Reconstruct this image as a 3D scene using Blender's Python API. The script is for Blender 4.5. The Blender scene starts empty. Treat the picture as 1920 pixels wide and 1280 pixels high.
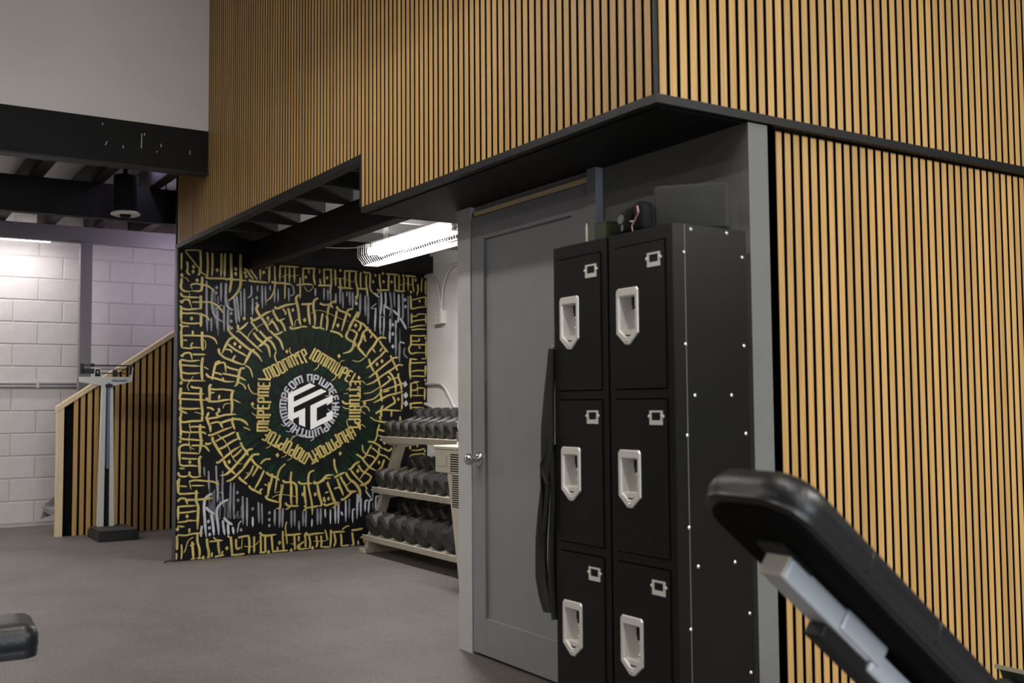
import bpy, bmesh, math, random
from mathutils import Vector, Matrix
random.seed(7)
sc = bpy.context.scene
COL = sc.collection
PI = math.pi

# ------------------------------------------------------------------ camera
cam = bpy.data.cameras.new('camera')
cam.sensor_width = 36.0
cam.lens = 1960.37 / 1920 * 36.0
cam.clip_start = 0.05
cam.clip_end = 100
cam_o = bpy.data.objects.new('camera', cam)
COL.objects.link(cam_o)
_p, _r, _y = 0.0596676, -0.0079332, -0.99976377
_F = Vector((math.sin(_y)*math.cos(_p), math.cos(_y)*math.cos(_p), math.sin(_p)))
_R0 = Vector((math.cos(_y), -math.sin(_y), 0))
_U0 = _R0.cross(_F)
_R = math.cos(_r)*_R0 + math.sin(_r)*_U0
_U = -math.sin(_r)*_R0 + math.cos(_r)*_U0
_m = Matrix((( _R.x, _U.x, -_F.x, 0), (_R.y, _U.y, -_F.y, 0), (_R.z, _U.z, -_F.z, 1.14325), (0, 0, 0, 1)))
cam_o.matrix_world = _m
cam.dof.use_dof = True
cam.dof.focus_distance = 5.6
cam.dof.aperture_fstop = 3.2
sc.camera = cam_o

# ------------------------------------------------------------------ world, light, exposure
sc.view_settings.view_transform = 'Standard'
sc.view_settings.look = 'None'
sc.view_settings.gamma = 1.0
sc.view_settings.exposure = 0.0
sc.view_settings.use_curve_mapping = False
sc.cycles.use_denoising = True
sc.cycles.max_bounces = 8
sc.cycles.sample_clamp_indirect = 4.0
w = bpy.data.worlds.new('world')
sc.world = w
w.use_nodes = True
w.node_tree.nodes['Background'].inputs[0].default_value = (0.8, 0.85, 1.0, 1)
w.node_tree.nodes['Background'].inputs[1].default_value = 0.006

# long ceiling battens of the gym hall: (x, y, z, length, along, power, colour)
WARM = (1.0, 0.96, 0.90)
COOL = (0.93, 0.96, 1.0)
LAMPS = [
    (0.8, 4.3, 3.30, 2.4, 'y', 195, WARM),
    (-4.0, 0.95, 3.15, 1.6, 'x', 17, WARM),
    (-0.6, 1.3, 4.70, 2.4, 'x', 70, WARM),
    (-5.4, -3.4, 4.40, 2.4, 'x', 100, WARM),
    (-2.0, -4.8, 4.1, 2.4, 'x', 55, WARM),
    (3.7, 1.4, 4.40, 2.4, 'y', 140, WARM),
    (-8.70, 0.0, 2.72, 1.6, 'y', 48, WARM),
]
def area(name, loc, rot, sx, sy, power, colour):
    l = bpy.data.lights.new(name, 'AREA')
    l.shape = 'RECTANGLE'
    l.size = sx
    l.size_y = sy
    l.energy = power
    l.color = colour
    o = bpy.data.objects.new(name, l)
    COL.objects.link(o)
    o.location = loc
    o.rotation_euler = rot
    return o
def point(name, loc, power, colour, rad=0.05):
    l = bpy.data.lights.new(name, 'POINT')
    l.energy = power
    l.color = colour
    l.shadow_soft_size = rad
    o = bpy.data.objects.new(name, l)
    COL.objects.link(o)
    o.location = loc
    return o
for i, (x, y, z, L, al, pw, c) in enumerate(LAMPS):
    area('batten_light', (x, y, z - 0.06), (0, 0, 0 if al == 'x' else PI/2), L, 0.14, pw, c)
# daylight through the wide window in the rear wall
area('window_light', (6.86, 2.2, 1.75), (0, PI/2, 0), 2.3, 3.8, 200, (0.80, 0.90, 1.0))
ALCOVE_POWER = 46.0     # guarded fluorescent in the alcove
STRIP_POWER = 11.0      # strip lamp at the block wall

# ------------------------------------------------------------------ materials
MAT = {}
def mat(name, col, rough=0.5, metal=0.0, spec=0.5, noise=0.0, nscale=20.0, bump=0.0, bscale=200.0, coat=0.0, rnd=0.0):
    m = bpy.data.materials.new(name)
    m.use_nodes = True
    nt = m.node_tree
    b = nt.nodes['Principled BSDF']
    b.inputs['Base Color'].default_value = (*col, 1)
    b.inputs['Roughness'].default_value = rough
    b.inputs['Metallic'].default_value = metal
    b.inputs['Specular IOR Level'].default_value = spec
    b.inputs['Coat Weight'].default_value = coat
    tc = nt.nodes.new('ShaderNodeTexCoord')
    if noise or rnd:
        n = nt.nodes.new('ShaderNodeTexNoise')
        n.inputs['Scale'].default_value = nscale
        n.inputs['Detail'].default_value = 6
        nt.links.new(tc.outputs['Object'], n.inputs['Vector'])
        hs = nt.nodes.new('ShaderNodeHueSaturation')
        hs.inputs['Color'].default_value = (*col, 1)
        mr = nt.nodes.new('ShaderNodeMapRange')
        mr.inputs['From Min'].default_value = 0.25
        mr.inputs['From Max'].default_value = 0.75
        mr.inputs['To Min'].default_value = 1 - noise
        mr.inputs['To Max'].default_value = 1 + noise
        nt.links.new(n.outputs['Fac'], mr.inputs['Value'])
        last = mr.outputs['Result']
        if rnd:
            oi = nt.nodes.new('ShaderNodeObjectInfo')
            m2 = nt.nodes.new('ShaderNodeMapRange')
            m2.inputs['To Min'].default_value = 1 - rnd
            m2.inputs['To Max'].default_value = 1 + rnd
            nt.links.new(oi.outputs['Random'], m2.inputs['Value'])
            mu = nt.nodes.new('ShaderNodeMath')
            mu.operation = 'MULTIPLY'
            nt.links.new(last, mu.inputs[0])
            nt.links.new(m2.outputs['Result'], mu.inputs[1])
            last = mu.outputs[0]
        nt.links.new(last, hs.inputs['Value'])
        nt.links.new(hs.outputs['Color'], b.inputs['Base Color'])
    if bump:
        n2 = nt.nodes.new('ShaderNodeTexNoise')
        n2.inputs['Scale'].default_value = bscale
        n2.inputs['Detail'].default_value = 4
        nt.links.new(tc.outputs['Object'], n2.inputs['Vector'])
        bp = nt.nodes.new('ShaderNodeBump')
        bp.inputs['Strength'].default_value = bump
        bp.inputs['Distance'].default_value = 0.01
        nt.links.new(n2.outputs['Fac'], bp.inputs['Height'])
        nt.links.new(bp.outputs['Normal'], b.inputs['Normal'])
    MAT[name] = m
    return m
def emit(name, col, strength):
    m = bpy.data.materials.new(name)
    m.use_nodes = True
    b = m.node_tree.nodes['Principled BSDF']
    b.inputs['Base Color'].default_value = (*col, 1)
    b.inputs['Emission Color'].default_value = (*col, 1)
    b.inputs['Emission Strength'].default_value = strength
    MAT[name] = m
    return m
def wood(name, c1, c2, rnd=0.10, stretch=(38, 38, 0.9)):
    m = bpy.data.materials.new(name)
    m.use_nodes = True
    nt = m.node_tree
    b = nt.nodes['Principled BSDF']
    b.inputs['Roughness'].default_value = 0.5
    b.inputs['Specular IOR Level'].default_value = 0.35
    tc = nt.nodes.new('ShaderNodeTexCoord')
    oi = nt.nodes.new('ShaderNodeObjectInfo')
    ad = nt.nodes.new('ShaderNodeVectorMath')
    ad.operation = 'ADD'
    sc_ = nt.nodes.new('ShaderNodeVectorMath')
    sc_.operation = 'SCALE'
    cb = nt.nodes.new('ShaderNodeCombineXYZ')
    for k in range(3):
        nt.links.new(oi.outputs['Random'], cb.inputs[k])
    nt.links.new(cb.outputs[0], sc_.inputs[0])
    sc_.inputs['Scale'].default_value = 57.0
    nt.links.new(tc.outputs['Object'], ad.inputs[0])
    nt.links.new(sc_.outputs[0], ad.inputs[1])
    mp = nt.nodes.new('ShaderNodeMapping')
    mp.inputs['Scale'].default_value = stretch
    nt.links.new(ad.outputs[0], mp.inputs['Vector'])
    n = nt.nodes.new('ShaderNodeTexNoise')
    n.inputs['Scale'].default_value = 3.0
    n.inputs['Detail'].default_value = 8
    n.inputs['Distortion'].default_value = 0.6
    nt.links.new(mp.outputs[0], n.inputs['Vector'])
    cr = nt.nodes.new('ShaderNodeValToRGB')
    cr.color_ramp.elements[0].position = 0.3
    cr.color_ramp.elements[0].color = (*c1, 1)
    cr.color_ramp.elements[1].position = 0.7
    cr.color_ramp.elements[1].color = (*c2, 1)
    nt.links.new(n.outputs['Fac'], cr.inputs['Fac'])
    hs = nt.nodes.new('ShaderNodeHueSaturation')
    m2 = nt.nodes.new('ShaderNodeMapRange')
    m2.inputs['To Min'].default_value = 1 - rnd
    m2.inputs['To Max'].default_value = 1 + rnd
    nt.links.new(oi.outputs['Random'], m2.inputs['Value'])
    nt.links.new(m2.outputs['Result'], hs.inputs['Value'])
    nt.links.new(cr.outputs['Color'], hs.inputs['Color'])
    nt.links.new(hs.outputs['Color'], b.inputs['Base Color'])
    MAT[name] = m
    return m

wood('oak_slat', (0.45, 0.262, 0.088), (0.60, 0.368, 0.138))
wood('pine', (0.72, 0.55, 0.33), (0.82, 0.68, 0.46), 0.03)
mat('felt', (0.006, 0.006, 0.006), 0.95, spec=0.05)
mat('black_trim', (0.0105, 0.0105, 0.011), 0.5, spec=0.3, noise=0.15)
mat('soffit_black', (0.0035, 0.0035, 0.0035), 0.6, spec=0.25, noise=0.2, nscale=6)
mat('beam_black', (0.0085, 0.008, 0.0078), 0.65, spec=0.25, noise=0.25, nscale=5, bump=0.1, bscale=30)
mat('joist_paint', (0.022, 0.021, 0.0205), 0.7, noise=0.2, nscale=8)
mat('alcove_deck_shade_tone', (0.04, 0.039, 0.039), 0.7, noise=0.2, nscale=8)  # front alcove deck, darkened where the beam keeps the lamp's light off
mat('joist_shade_tone', (0.018, 0.0175, 0.0175), 0.7, noise=0.2, nscale=8)  # front alcove joists, the shade of the unlit bay put into the colour
mat('joist_lit_tone', (0.17, 0.165, 0.165), 0.7, noise=0.1, nscale=8)  # rear alcove joists and deck, lamp light put into the colour
mat('door_blue', (0.265, 0.272, 0.285), 0.36, noise=0.04, nscale=9, bump=0.02)
mat('frame_grey', (0.56, 0.555, 0.54), 0.5, noise=0.06, nscale=12)
mat('wall_grey', (0.155, 0.156, 0.150), 0.6, noise=0.06, nscale=5, bump=0.08, bscale=60)
mat('alcove_white', (0.74, 0.72, 0.70), 0.6, noise=0.03, nscale=5)
mat('upper_white', (0.84, 0.79, 0.75), 0.7, noise=0.02, nscale=3)
mat('block_paint', (0.66, 0.61, 0.605), 0.6, noise=0.05, nscale=14, bump=0.25, bscale=90, rnd=0.025)
mat('mortar', (0.56, 0.52, 0.515), 0.75)
mat('post_grey', (0.20, 0.19, 0.20), 0.45)
mat('steel', (0.80, 0.775, 0.735), 0.36, metal=0.25, noise=0.06, nscale=30)
mat('handle_steel', (0.36, 0.36, 0.36), 0.34, metal=0.85)
mat('paint_dim', (0.085, 0.085, 0.095), 0.5, noise=0.5, nscale=5)
mat('chrome', (0.75, 0.74, 0.72), 0.16, metal=1.0)
mat('locker_black', (0.0052, 0.0048, 0.0045), 0.40, spec=0.32, noise=0.2, nscale=7, bump=0.03, bscale=300)
mat('slot_black', (0.002, 0.002, 0.002), 0.9)
mat('rivet', (0.8, 0.82, 0.85), 0.25, metal=0.8)
mat('vinyl', (0.009, 0.009, 0.011), 0.38, spec=0.5, noise=0.1, bump=0.12, bscale=120)
mat('vinyl_under', (0.006, 0.006, 0.006), 0.9, spec=0.1)
mat('bench_silver', (0.60, 0.63, 0.68), 0.38, metal=0.1, noise=0.05, nscale=15)
mat('bench_cap', (0.55, 0.52, 0.46), 0.45)
mat('rack_cream', (0.58, 0.53, 0.44), 0.45, noise=0.08, nscale=20)
mat('rubber_hex', (0.017, 0.017, 0.018), 0.40, noise=0.15, nscale=25, bump=0.1, rnd=0.25)
mat('hex_print', (0.25, 0.25, 0.26), 0.5)
mat('beige', (0.62, 0.575, 0.48), 0.45, noise=0.03)
mat('beige_dark', (0.36, 0.34, 0.29), 0.5)
mat('box_white', (0.70, 0.68, 0.64), 0.45)
mat('conduit', (0.58, 0.555, 0.55), 0.4)
mat('scale_white', (0.66, 0.66, 0.63), 0.35)
mat('scale_blue', (0.03, 0.035, 0.24), 0.4)
mat('scale_ruler', (0.20, 0.24, 0.38), 0.35, metal=0.4)
mat('scale_black', (0.012, 0.012, 0.014), 0.4)
mat('rubber_top', (0.035, 0.033, 0.032), 0.7, noise=0.2, nscale=60)
mat('stair_grey', (0.22, 0.21, 0.22), 0.55)
mat('foam_grey', (0.030, 0.030, 0.028), 0.8, noise=0.12, nscale=12, bump=0.1, bscale=70)
mat('glove_black', (0.004, 0.004, 0.0045), 0.7, spec=0.2)
mat('pale_print', (0.16, 0.16, 0.16), 0.6)
mat('pink_cord', (0.45, 0.22, 0.22), 0.6)
mat('green_box', (0.022, 0.032, 0.008), 0.6)
mat('strap_black', (0.014, 0.013, 0.013), 0.75, noise=0.2, nscale=60)
mat('mural_edge', (0.045, 0.045, 0.05), 0.5)
mat('paint_gold', (0.50, 0.395, 0.125), 0.5, noise=0.28, nscale=9)
mat('paint_silver', (0.25, 0.25, 0.28), 0.5, noise=0.4, nscale=6)
mat('paint_white', (0.46, 0.47, 0.53), 0.5, noise=0.25, nscale=8)
mat('emblem_white', (0.80, 0.79, 0.78), 0.5, noise=0.03)
mat('gym_ceiling', (0.12, 0.115, 0.11), 0.8)
mat('gym_wall', (0.16, 0.155, 0.15), 0.8)
emit('daylight', (0.80, 0.90, 1.0), 2.5)
emit('violet_strip', (0.78, 0.64, 1.0), 5.0)
mat('wheel_black', (0.01, 0.012, 0.01), 0.5)
mat('machine_green', (0.05, 0.075, 0.06), 0.4)
mat('machine_pale', (0.55, 0.55, 0.42), 0.4)
mat('brass', (0.55, 0.48, 0.32), 0.35, metal=0.8)
mat('scratch', (0.55, 0.55, 0.55), 0.7)
emit('tube_glow', (1.0, 0.97, 0.93), 45.0)
mat('lamp_housing', (0.32, 0.32, 0.32), 0.4)
mat('guard_wire', (0.20, 0.20, 0.20), 0.4, metal=0.5)
emit('strip_glow', (1.0, 0.98, 0.95), 14.0)
emit('batten_glow', (1.0, 0.95, 0.88), 8.0)
emit('violet_glow', (0.78, 0.64, 1.0), 4.0)

def floor_material():
    m = bpy.data.materials.new('rubber_floor')
    m.use_nodes = True
    nt = m.node_tree
    b = nt.nodes['Principled BSDF']
    b.inputs['Roughness'].default_value = 0.58
    b.inputs['Specular IOR Level'].default_value = 0.45
    tc = nt.nodes.new('ShaderNodeTexCoord')
    n1 = nt.nodes.new('ShaderNodeTexNoise')
    n1.inputs['Scale'].default_value = 1.6
    n1.inputs['Detail'].default_value = 9
    n1.inputs['Roughness'].default_value = 0.65
    nt.links.new(tc.outputs['Object'], n1.inputs['Vector'])
    cr = nt.nodes.new('ShaderNodeValToRGB')
    cr.color_ramp.elements[0].position = 0.3
    cr.color_ramp.elements[0].color = (0.100, 0.089, 0.083, 1)
    cr.color_ramp.elements[1].position = 0.72
    cr.color_ramp.elements[1].color = (0.152, 0.136, 0.128, 1)
    nt.links.new(n1.outputs['Fac'], cr.inputs['Fac'])
    v = nt.nodes.new('ShaderNodeTexVoronoi')
    v.inputs['Scale'].default_value = 130.0
    nt.links.new(tc.outputs['Object'], v.inputs['Vector'])
    lt = nt.nodes.new('ShaderNodeMath')
    lt.operation = 'LESS_THAN'
    lt.inputs[1].default_value = 0.20
    nt.links.new(v.outputs['Distance'], lt.inputs[0])
    sx = nt.nodes.new('ShaderNodeSeparateColor')
    nt.links.new(v.outputs['Color'], sx.inputs[0])
    gt = nt.nodes.new('ShaderNodeMath')
    gt.operation = 'GREATER_THAN'
    gt.inputs[1].default_value = 0.6
    nt.links.new(sx.outputs[0], gt.inputs[0])
    mu = nt.nodes.new('ShaderNodeMath')
    mu.operation = 'MULTIPLY'
    nt.links.new(lt.outputs[0], mu.inputs[0])
    nt.links.new(gt.outputs[0], mu.inputs[1])
    mx = nt.nodes.new('ShaderNodeMix')
    mx.data_type = 'RGBA'
    nt.links.new(mu.outputs[0], mx.inputs['Factor'])
    nt.links.new(cr.outputs['Color'], mx.inputs[6])
    mx.inputs[7].default_value = (0.50, 0.47, 0.45, 1)
    nt.links.new(mx.outputs[2], b.inputs['Base Color'])
    n3 = nt.nodes.new('ShaderNodeTexNoise')
    n3.inputs['Scale'].default_value = 160
    nt.links.new(tc.outputs['Object'], n3.inputs['Vector'])
    bp = nt.nodes.new('ShaderNodeBump')
    bp.inputs['Strength'].default_value = 0.35
    bp.inputs['Distance'].default_value = 0.004
    nt.links.new(n3.outputs['Fac'], bp.inputs['Height'])
    nt.links.new(bp.outputs['Normal'], b.inputs['Normal'])
    MAT['rubber_floor'] = m
floor_material()

def mural_material():
    # black panel with streaky dark green brushwork in a ring around the emblem
    m = bpy.data.materials.new('mural_black')
    m.use_nodes = True
    nt = m.node_tree
    b = nt.nodes['Principled BSDF']
    b.inputs['Roughness'].default_value = 0.5
    b.inputs['Specular IOR Level'].default_value = 0.12
    N = nt.nodes.new
    Lk = nt.links.new
    tc = N('ShaderNodeTexCoord')
    sep = N('ShaderNodeSeparateXYZ')
    Lk(tc.outputs['Object'], sep.inputs[0])
    def math_(op, a, bb=None):
        x = N('ShaderNodeMath')
        x.operation = op
        for i, q in enumerate((a, bb)):
            if q is None: continue
            if isinstance(q, (int, float)): x.inputs[i].default_value = q
            else: Lk(q, x.inputs[i])
        return x.outputs[0]
    u = math_('SUBTRACT', sep.outputs['Y'], 1.049)
    v = math_('SUBTRACT', sep.outputs['Z'], 1.141)
    r = math_('SQRT', math_('ADD', math_('MULTIPLY', u, u), math_('MULTIPLY', v, v)))
    a = math_('ARCTAN2', v, u)
    cb = N('ShaderNodeCombineXYZ')
    Lk(math_('MULTIPLY', a, 9.0), cb.inputs[0])
    Lk(math_('MULTIPLY', r, 2.5), cb.inputs[1])
    n = N('ShaderNodeTexNoise')
    n.inputs['Scale'].default_value = 2.2
    n.inputs['Detail'].default_value = 5
    Lk(cb.outputs[0], n.inputs['Vector'])
    rr = N('ShaderNodeValToRGB')
    e = rr.color_ramp.elements
    e[0].position = 0.24; e[0].color = (0, 0, 0, 1)
    e[1].position = 0.30; e[1].color = (1, 1, 1, 1)
    for p_, c_ in ((0.36, 0.5), (0.42, 0.12), (0.50, 0.6), (0.60, 1.0), (0.68, 0.0)):
        q = e.new(p_); q.color = (c_, c_, c_, 1)
    Lk(r, rr.inputs['Fac'])
    mr = N('ShaderNodeMapRange')
    mr.inputs['From Min'].default_value = 0.40
    mr.inputs['From Max'].default_value = 0.66
    Lk(n.outputs['Fac'], mr.inputs['Value'])
    fac = math_('MULTIPLY', mr.outputs['Result'], rr.outputs['Color'])
    mx = N('ShaderNodeMix')
    mx.data_type = 'RGBA'
    Lk(fac, mx.inputs['Factor'])
    mx.inputs[6].default_value = (0.0075, 0.0073, 0.0080, 1)
    mx.inputs[7].default_value = (0.008, 0.036, 0.018, 1)
    Lk(mx.outputs[2], b.inputs['Base Color'])
    MAT['mural_black'] = m
mural_material()

# ------------------------------------------------------------------ mesh helpers (world coordinates in, origin at the base)
def B(bm, x0, x1, y0, y1, z0, z1, M=None):
    vs = [bm.verts.new((x, y, z)) for z in (z0, z1) for y in (y0, y1) for x in (x0, x1)]
    for f in ((0, 2, 3, 1), (4, 5, 7, 6), (0, 1, 5, 4), (2, 6, 7, 3), (0, 4, 6, 2), (1, 3, 7, 5)):
        bm.faces.new([vs[i] for i in f])
    if M is not None:
        for q in vs: q.co = M @ q.co
    return vs
def box(*a, M=None, bevel=0, seg=2):
    bm = bmesh.new()
    B(bm, *a)
    if bevel:
        bmesh.ops.bevel(bm, geom=list(bm.edges), offset=bevel, segments=seg, profile=0.5, affect='EDGES')
    if M is not None:
        bm.transform(M)
    return bm
def tube(bm, pts, r, seg=8, closed=False, cap=True):
    pts = [Vector(p) for p in pts]
    n = len(pts)
    rings = []
    up = None
    for i, p in enumerate(pts):
        a = pts[i-1] if (i > 0 or closed) else p
        c = pts[(i+1) % n] if (i < n-1 or closed) else p
        d = (c - a).normalized()
        if up is None:
            up = Vector((0, 0, 1)) if abs(d.z) < 0.9 else Vector((1, 0, 0))
        s = d.cross(up)
        if s.length < 1e-5: s = d.cross(Vector((0, 1, 0.01)))
        s.normalize()
        up = s.cross(d).normalized()
        rad = r[i] if isinstance(r, (list, tuple)) else r
        rings.append([bm.verts.new(p + rad*(math.cos(t)*s + math.sin(t)*up)) for t in [2*PI*k/seg for k in range(seg)]])
    m = n if closed else n-1
    for i in range(m):
        A, C = rings[i], rings[(i+1) % n]
        for k in range(seg):
            bm.faces.new((A[k], A[(k+1) % seg], C[(k+1) % seg], C[k]))
    if cap and not closed:
        bm.faces.new(rings[0][::-1]); bm.faces.new(rings[-1])
    return bm
def lathe(bm, prof, seg=24, M=None):
    # prof: (radius, height) along local z
    rings = []
    new = []
    for r, h in prof:
        ring = [bm.verts.new((r*math.cos(2*PI*k/seg), r*math.sin(2*PI*k/seg), h)) for k in range(seg)]
        rings.append(ring); new += ring
    for A, C in zip(rings, rings[1:]):
        for k in range(seg):
            bm.faces.new((A[k], A[(k+1) % seg], C[(k+1) % seg], C[k]))
    bm.faces.new(rings[0][::-1]); bm.faces.new(rings[-1])
    if M is not None:
        for v in new: v.co = M @ v.co
    return bm
def prism(bm, poly, axis, a, b_, M=None):
    # polygon in the plane across `axis`, extruded from a to b_
    def P(p, h):
        return {'x': (h, p[0], p[1]), 'y': (p[0], h, p[1]), 'z': (p[0], p[1], h)}[axis]
    A = [bm.verts.new(P(p, a)) for p in poly]
    C = [bm.verts.new(P(p, b_)) for p in poly]
    n = len(poly)
    fs = [bm.faces.new(A), bm.faces.new(C[::-1])]
    for i in range(n):
        fs.append(bm.faces.new((A[i], C[i], C[(i+1) % n], A[(i+1) % n])))
    if M is not None:
        for v in A + C: v.co = M @ v.co
    return bm
def rrect(hw, hl, r, n=6):
    out = []
    for cx, cy, a0 in ((hw-r, hl-r, 0), (-hw+r, hl-r, PI/2), (-hw+r, -hl+r, PI), (hw-r, -hl+r, 1.5*PI)):
        for k in range(n+1):
            t = a0 + PI/2*k/n
            out.append((cx + r*math.cos(t), cy + r*math.sin(t)))
    return out
def slab(bm, hw, hl, r, layers, M=None, n=6):
    # rounded slab: layers of (inset, height)
    rings = []
    new = []
    for ins, h in layers:
        rr_ = max(r - ins, 0.002)
        ring = [bm.verts.new((x, y, h)) for x, y in rrect(hw-ins, hl-ins, rr_, n)]
        rings.append(ring); new += ring
    m = len(rings[0])
    for A, C in zip(rings, rings[1:]):
        for k in range(m):
            bm.faces.new((A[k], A[(k+1) % m], C[(k+1) % m], C[k]))
    bm.faces.new(rings[0][::-1]); bm.faces.new(rings[-1])
    if M is not None:
        for v in new: v.co = M @ v.co
    return bm

def obj(name, bm, m, parent=None, smooth=False, origin=None, keep=False):
    bmesh.ops.recalc_face_normals(bm, faces=list(bm.faces))
    vs = [v.co for v in bm.verts]
    if origin is None:
        if keep:
            origin = Vector((0, 0, 0))
        else:
            lo = Vector([min(v[i] for v in vs) for i in range(3)])
            hi = Vector([max(v[i] for v in vs) for i in range(3)])
            origin = Vector(((lo.x+hi.x)/2, (lo.y+hi.y)/2, lo.z))
    origin = Vector(origin)
    for v in bm.verts: v.co -= origin
    me = bpy.data.meshes.new(name)
    bm.to_mesh(me)
    bm.free()
    if m: me.materials.append(MAT[m])
    if smooth:
        for p in me.polygons: p.use_smooth = True
    return link(name, me, origin, parent)
def wloc(o):
    p = Vector(o.location)
    while o.parent:
        o = o.parent
        p += Vector(o.location)
    return p
def link(name, me, loc, parent=None):
    o = bpy.data.objects.new(name, me)
    COL.objects.link(o)
    if parent is not None:
        o.parent = parent
        o.location = Vector(loc) - wloc(parent)
    else:
        o.location = loc
    return o
def tag(o, label, cat=None, group=None):
    o['label'] = label
    if cat: o['category'] = cat
    if group: o['group'] = group
    return o
def thing(name, label, cat, loc, group=None):
    o = bpy.data.objects.new(name, None)
    o.empty_display_size = 0.1
    COL.objects.link(o)
    o.location = loc
    return tag(o, label, cat, group)
def struct(name, bm, m, label=None, parent=None, **k):
    o = obj(name, bm, m, parent, **k)
    o['kind'] = 'structure'
    if label: o['label'] = label
    return o
def autosmooth(o, ang=35):
    me = o.data
    for p in me.polygons: p.use_smooth = True
    bm = bmesh.new(); bm.from_mesh(me)
    for e in bm.edges:
        if len(e.link_faces) == 2 and e.calc_face_angle(0) > math.radians(ang): e.smooth = False
    bm.to_mesh(me); bm.free()
    return o
def spline(pts, n=8):
    P = [Vector(p) for p in pts]
    if len(P) < 3: 
        return P
    out = []
    for i in range(len(P)-1):
        p0 = P[max(i-1, 0)]; p1 = P[i]; p2 = P[i+1]; p3 = P[min(i+2, len(P)-1)]
        for k in range(n):
            t = k/n
            out.append(0.5*((2*p1) + (p2-p0)*t + (2*p0-5*p1+4*p2-p3)*t*t + (3*p1-p0-3*p2+p3)*t**3))
    out.append(P[-1])
    return out

# ================================================================== THE SETTING
YO = 2.112      # face of the slatted overhang
XR = -2.45      # right-hand slatted face
YW = 2.51       # wall behind the lockers
YD = 2.48       # door face
XM = -7.915     # mural face
YA = 4.22       # alcove side wall
XB = -11.1      # block wall
HC = 5.2        # gym ceiling

struct('floor', box(-11.4, 7, -7, 7, -0.1, 0), 'rubber_floor', 'dark speckled rubber gym floor')
struct('ceiling', box(-7.2, 7, -7, 7, HC, HC+0.1), 'gym_ceiling', 'high ceiling of the gym hall')
struct('wall_side', box(-11.4, 7, -7.1, -7, 0, HC), 'gym_wall', 'plain side wall of the hall')
struct('wall_rear', box(7, 7.1, -7, 7, 0, HC), 'gym_wall', 'plain rear wall of the hall')

win = thing('window_1', 'wide daylight window in the rear wall', None, (6.95, 2.2, 0.55))
win['kind'] = 'structure'
for k in range(4):
    ya, yb = 0.3 + 0.95*k, 0.3 + 0.95*(k+1)
    obj('pane', box(6.955, 6.965, ya+0.025, yb-0.025, 0.60, 2.90), 'daylight', win)
    obj('mullion', box(6.93, 6.999, ya-0.025, ya+0.025, 0.55, 2.95), 'black_trim', win)
obj('mullion', box(6.93, 6.999, 4.075, 4.125, 0.55, 2.95), 'black_trim', win)
obj('frame_rail', box(6.93, 6.999, 0.275, 4.125, 2.95, 3.02), 'black_trim', win)
obj('frame_rail', box(6.93, 6.999, 0.275, 4.125, 0.48, 0.55), 'black_trim', win)
# ---- slatted overhang, front face
PITCH = 0.0435
SW = 0.0290
SD = 0.013
def slat_mesh(name, wx, wy, h):
    bm = box(-wx/2, wx/2, -wy/2, wy/2, 0, h, bevel=0.0012, seg=1)
    bmesh.ops.recalc_face_normals(bm, faces=list(bm.faces))
    me = bpy.data.meshes.new(name)
    bm.to_mesh(me); bm.free()
    # veneer on the face, black core on the flanks
    me.materials.append(MAT['oak_slat'])
    me.materials.append(MAT['felt'])
    for p in me.polygons:
        n = p.normal
        flank = abs(n.x) if wx > wy else abs(n.y)
        p.material_index = 1 if flank > 0.9 else 0
    return me
ZA, ZB_ = 2.104, 2.366
XS = -4.632
bm = bmesh.new()
B(bm, XS, XR-0.013, YO+SD, YO+0.035, ZA-0.02, HC)
B(bm, -7.975, XS, YO+SD, YO+0.035, ZB_-0.03, HC)
wf = struct('wall_front', bm, 'felt', 'slatted oak facing of the overhang above the alcove and door')
meA = slat_mesh('slat_short', SW, SD, HC-0.01-ZB_)
meB = slat_mesh('slat_long', SW, SD, HC-0.01-ZA)
x = XR - 0.035
while x > -7.96:
    long_ = x > XS + 0.012
    if abs(x - XS) > 0.012 or long_:
        link('slat', meB if long_ else meA, (x, YO+SD/2, ZA if long_ else ZB_), wf)
    x -= PITCH
# ---- right face, upper
wr = struct('wall_right_upper', box(XR-0.035, XR-SD, YO+0.02, 6.9, ZA-0.02, HC), 'felt', 'slatted oak facing of the upper right wall')
meC = slat_mesh('slat_side', SD, SW, HC-0.01-ZA)
y = YO + 0.033
while y < 5.6:
    link('slat', meC, (XR-SD/2, y, ZA), wr)
    y += PITCH
# ---- right face, lower
XL = XR - 0.022
wl = struct('wall_right_lower', box(XL-0.035, XL-SD, 2.586, 6.9, 0, 2.068), 'felt', 'slatted oak facing of the lower right wall')
meD = slat_mesh('slat_low', SD, SW, 2.066)
y = 2.635
while y < 5.6:
    link('slat', meD, (XL-SD/2, y, 0.001), wl)
    y += PITCH
# ---- black trims of the overhang
t1 = bmesh.new()
B(t1, XS-0.012, XR-0.0505, YO-0.006, YO+0.05, 2.076, ZA-0.001)
struct('trim_1', t1, 'black_trim', 'black edge trim under the slatted overhang')
struct('trim_2', box(XR-0.05, XR+0.012, YO-0.006, 6.9, 2.074, ZA-0.002), 'black_trim', 'black ledge trim along the right slatted wall')
struct('trim_3', box(-7.985, XS-0.012, YO-0.006, YO+0.05, 2.332, ZB_-0.001), 'black_trim', 'black edge trim under the raised part of the overhang')
struct('trim_4', box(XS-0.013, XS+0.003, YO-0.006, YO+0.05, 2.076, ZB_+0.0), 'black_trim', 'black upright trim at the step of the overhang')
struct('trim_5', box(XR-0.010, XR-0.001, YO+0.001, YO+0.013, ZA, HC), 'black_trim', 'dark corner trim between the slatted faces')
struct('trim_6', box(XL-0.03, XL+0.001, 2.588, 2.617, 0, 2.073), 'black_trim', 'black edge strip beside the lower slats')
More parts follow.
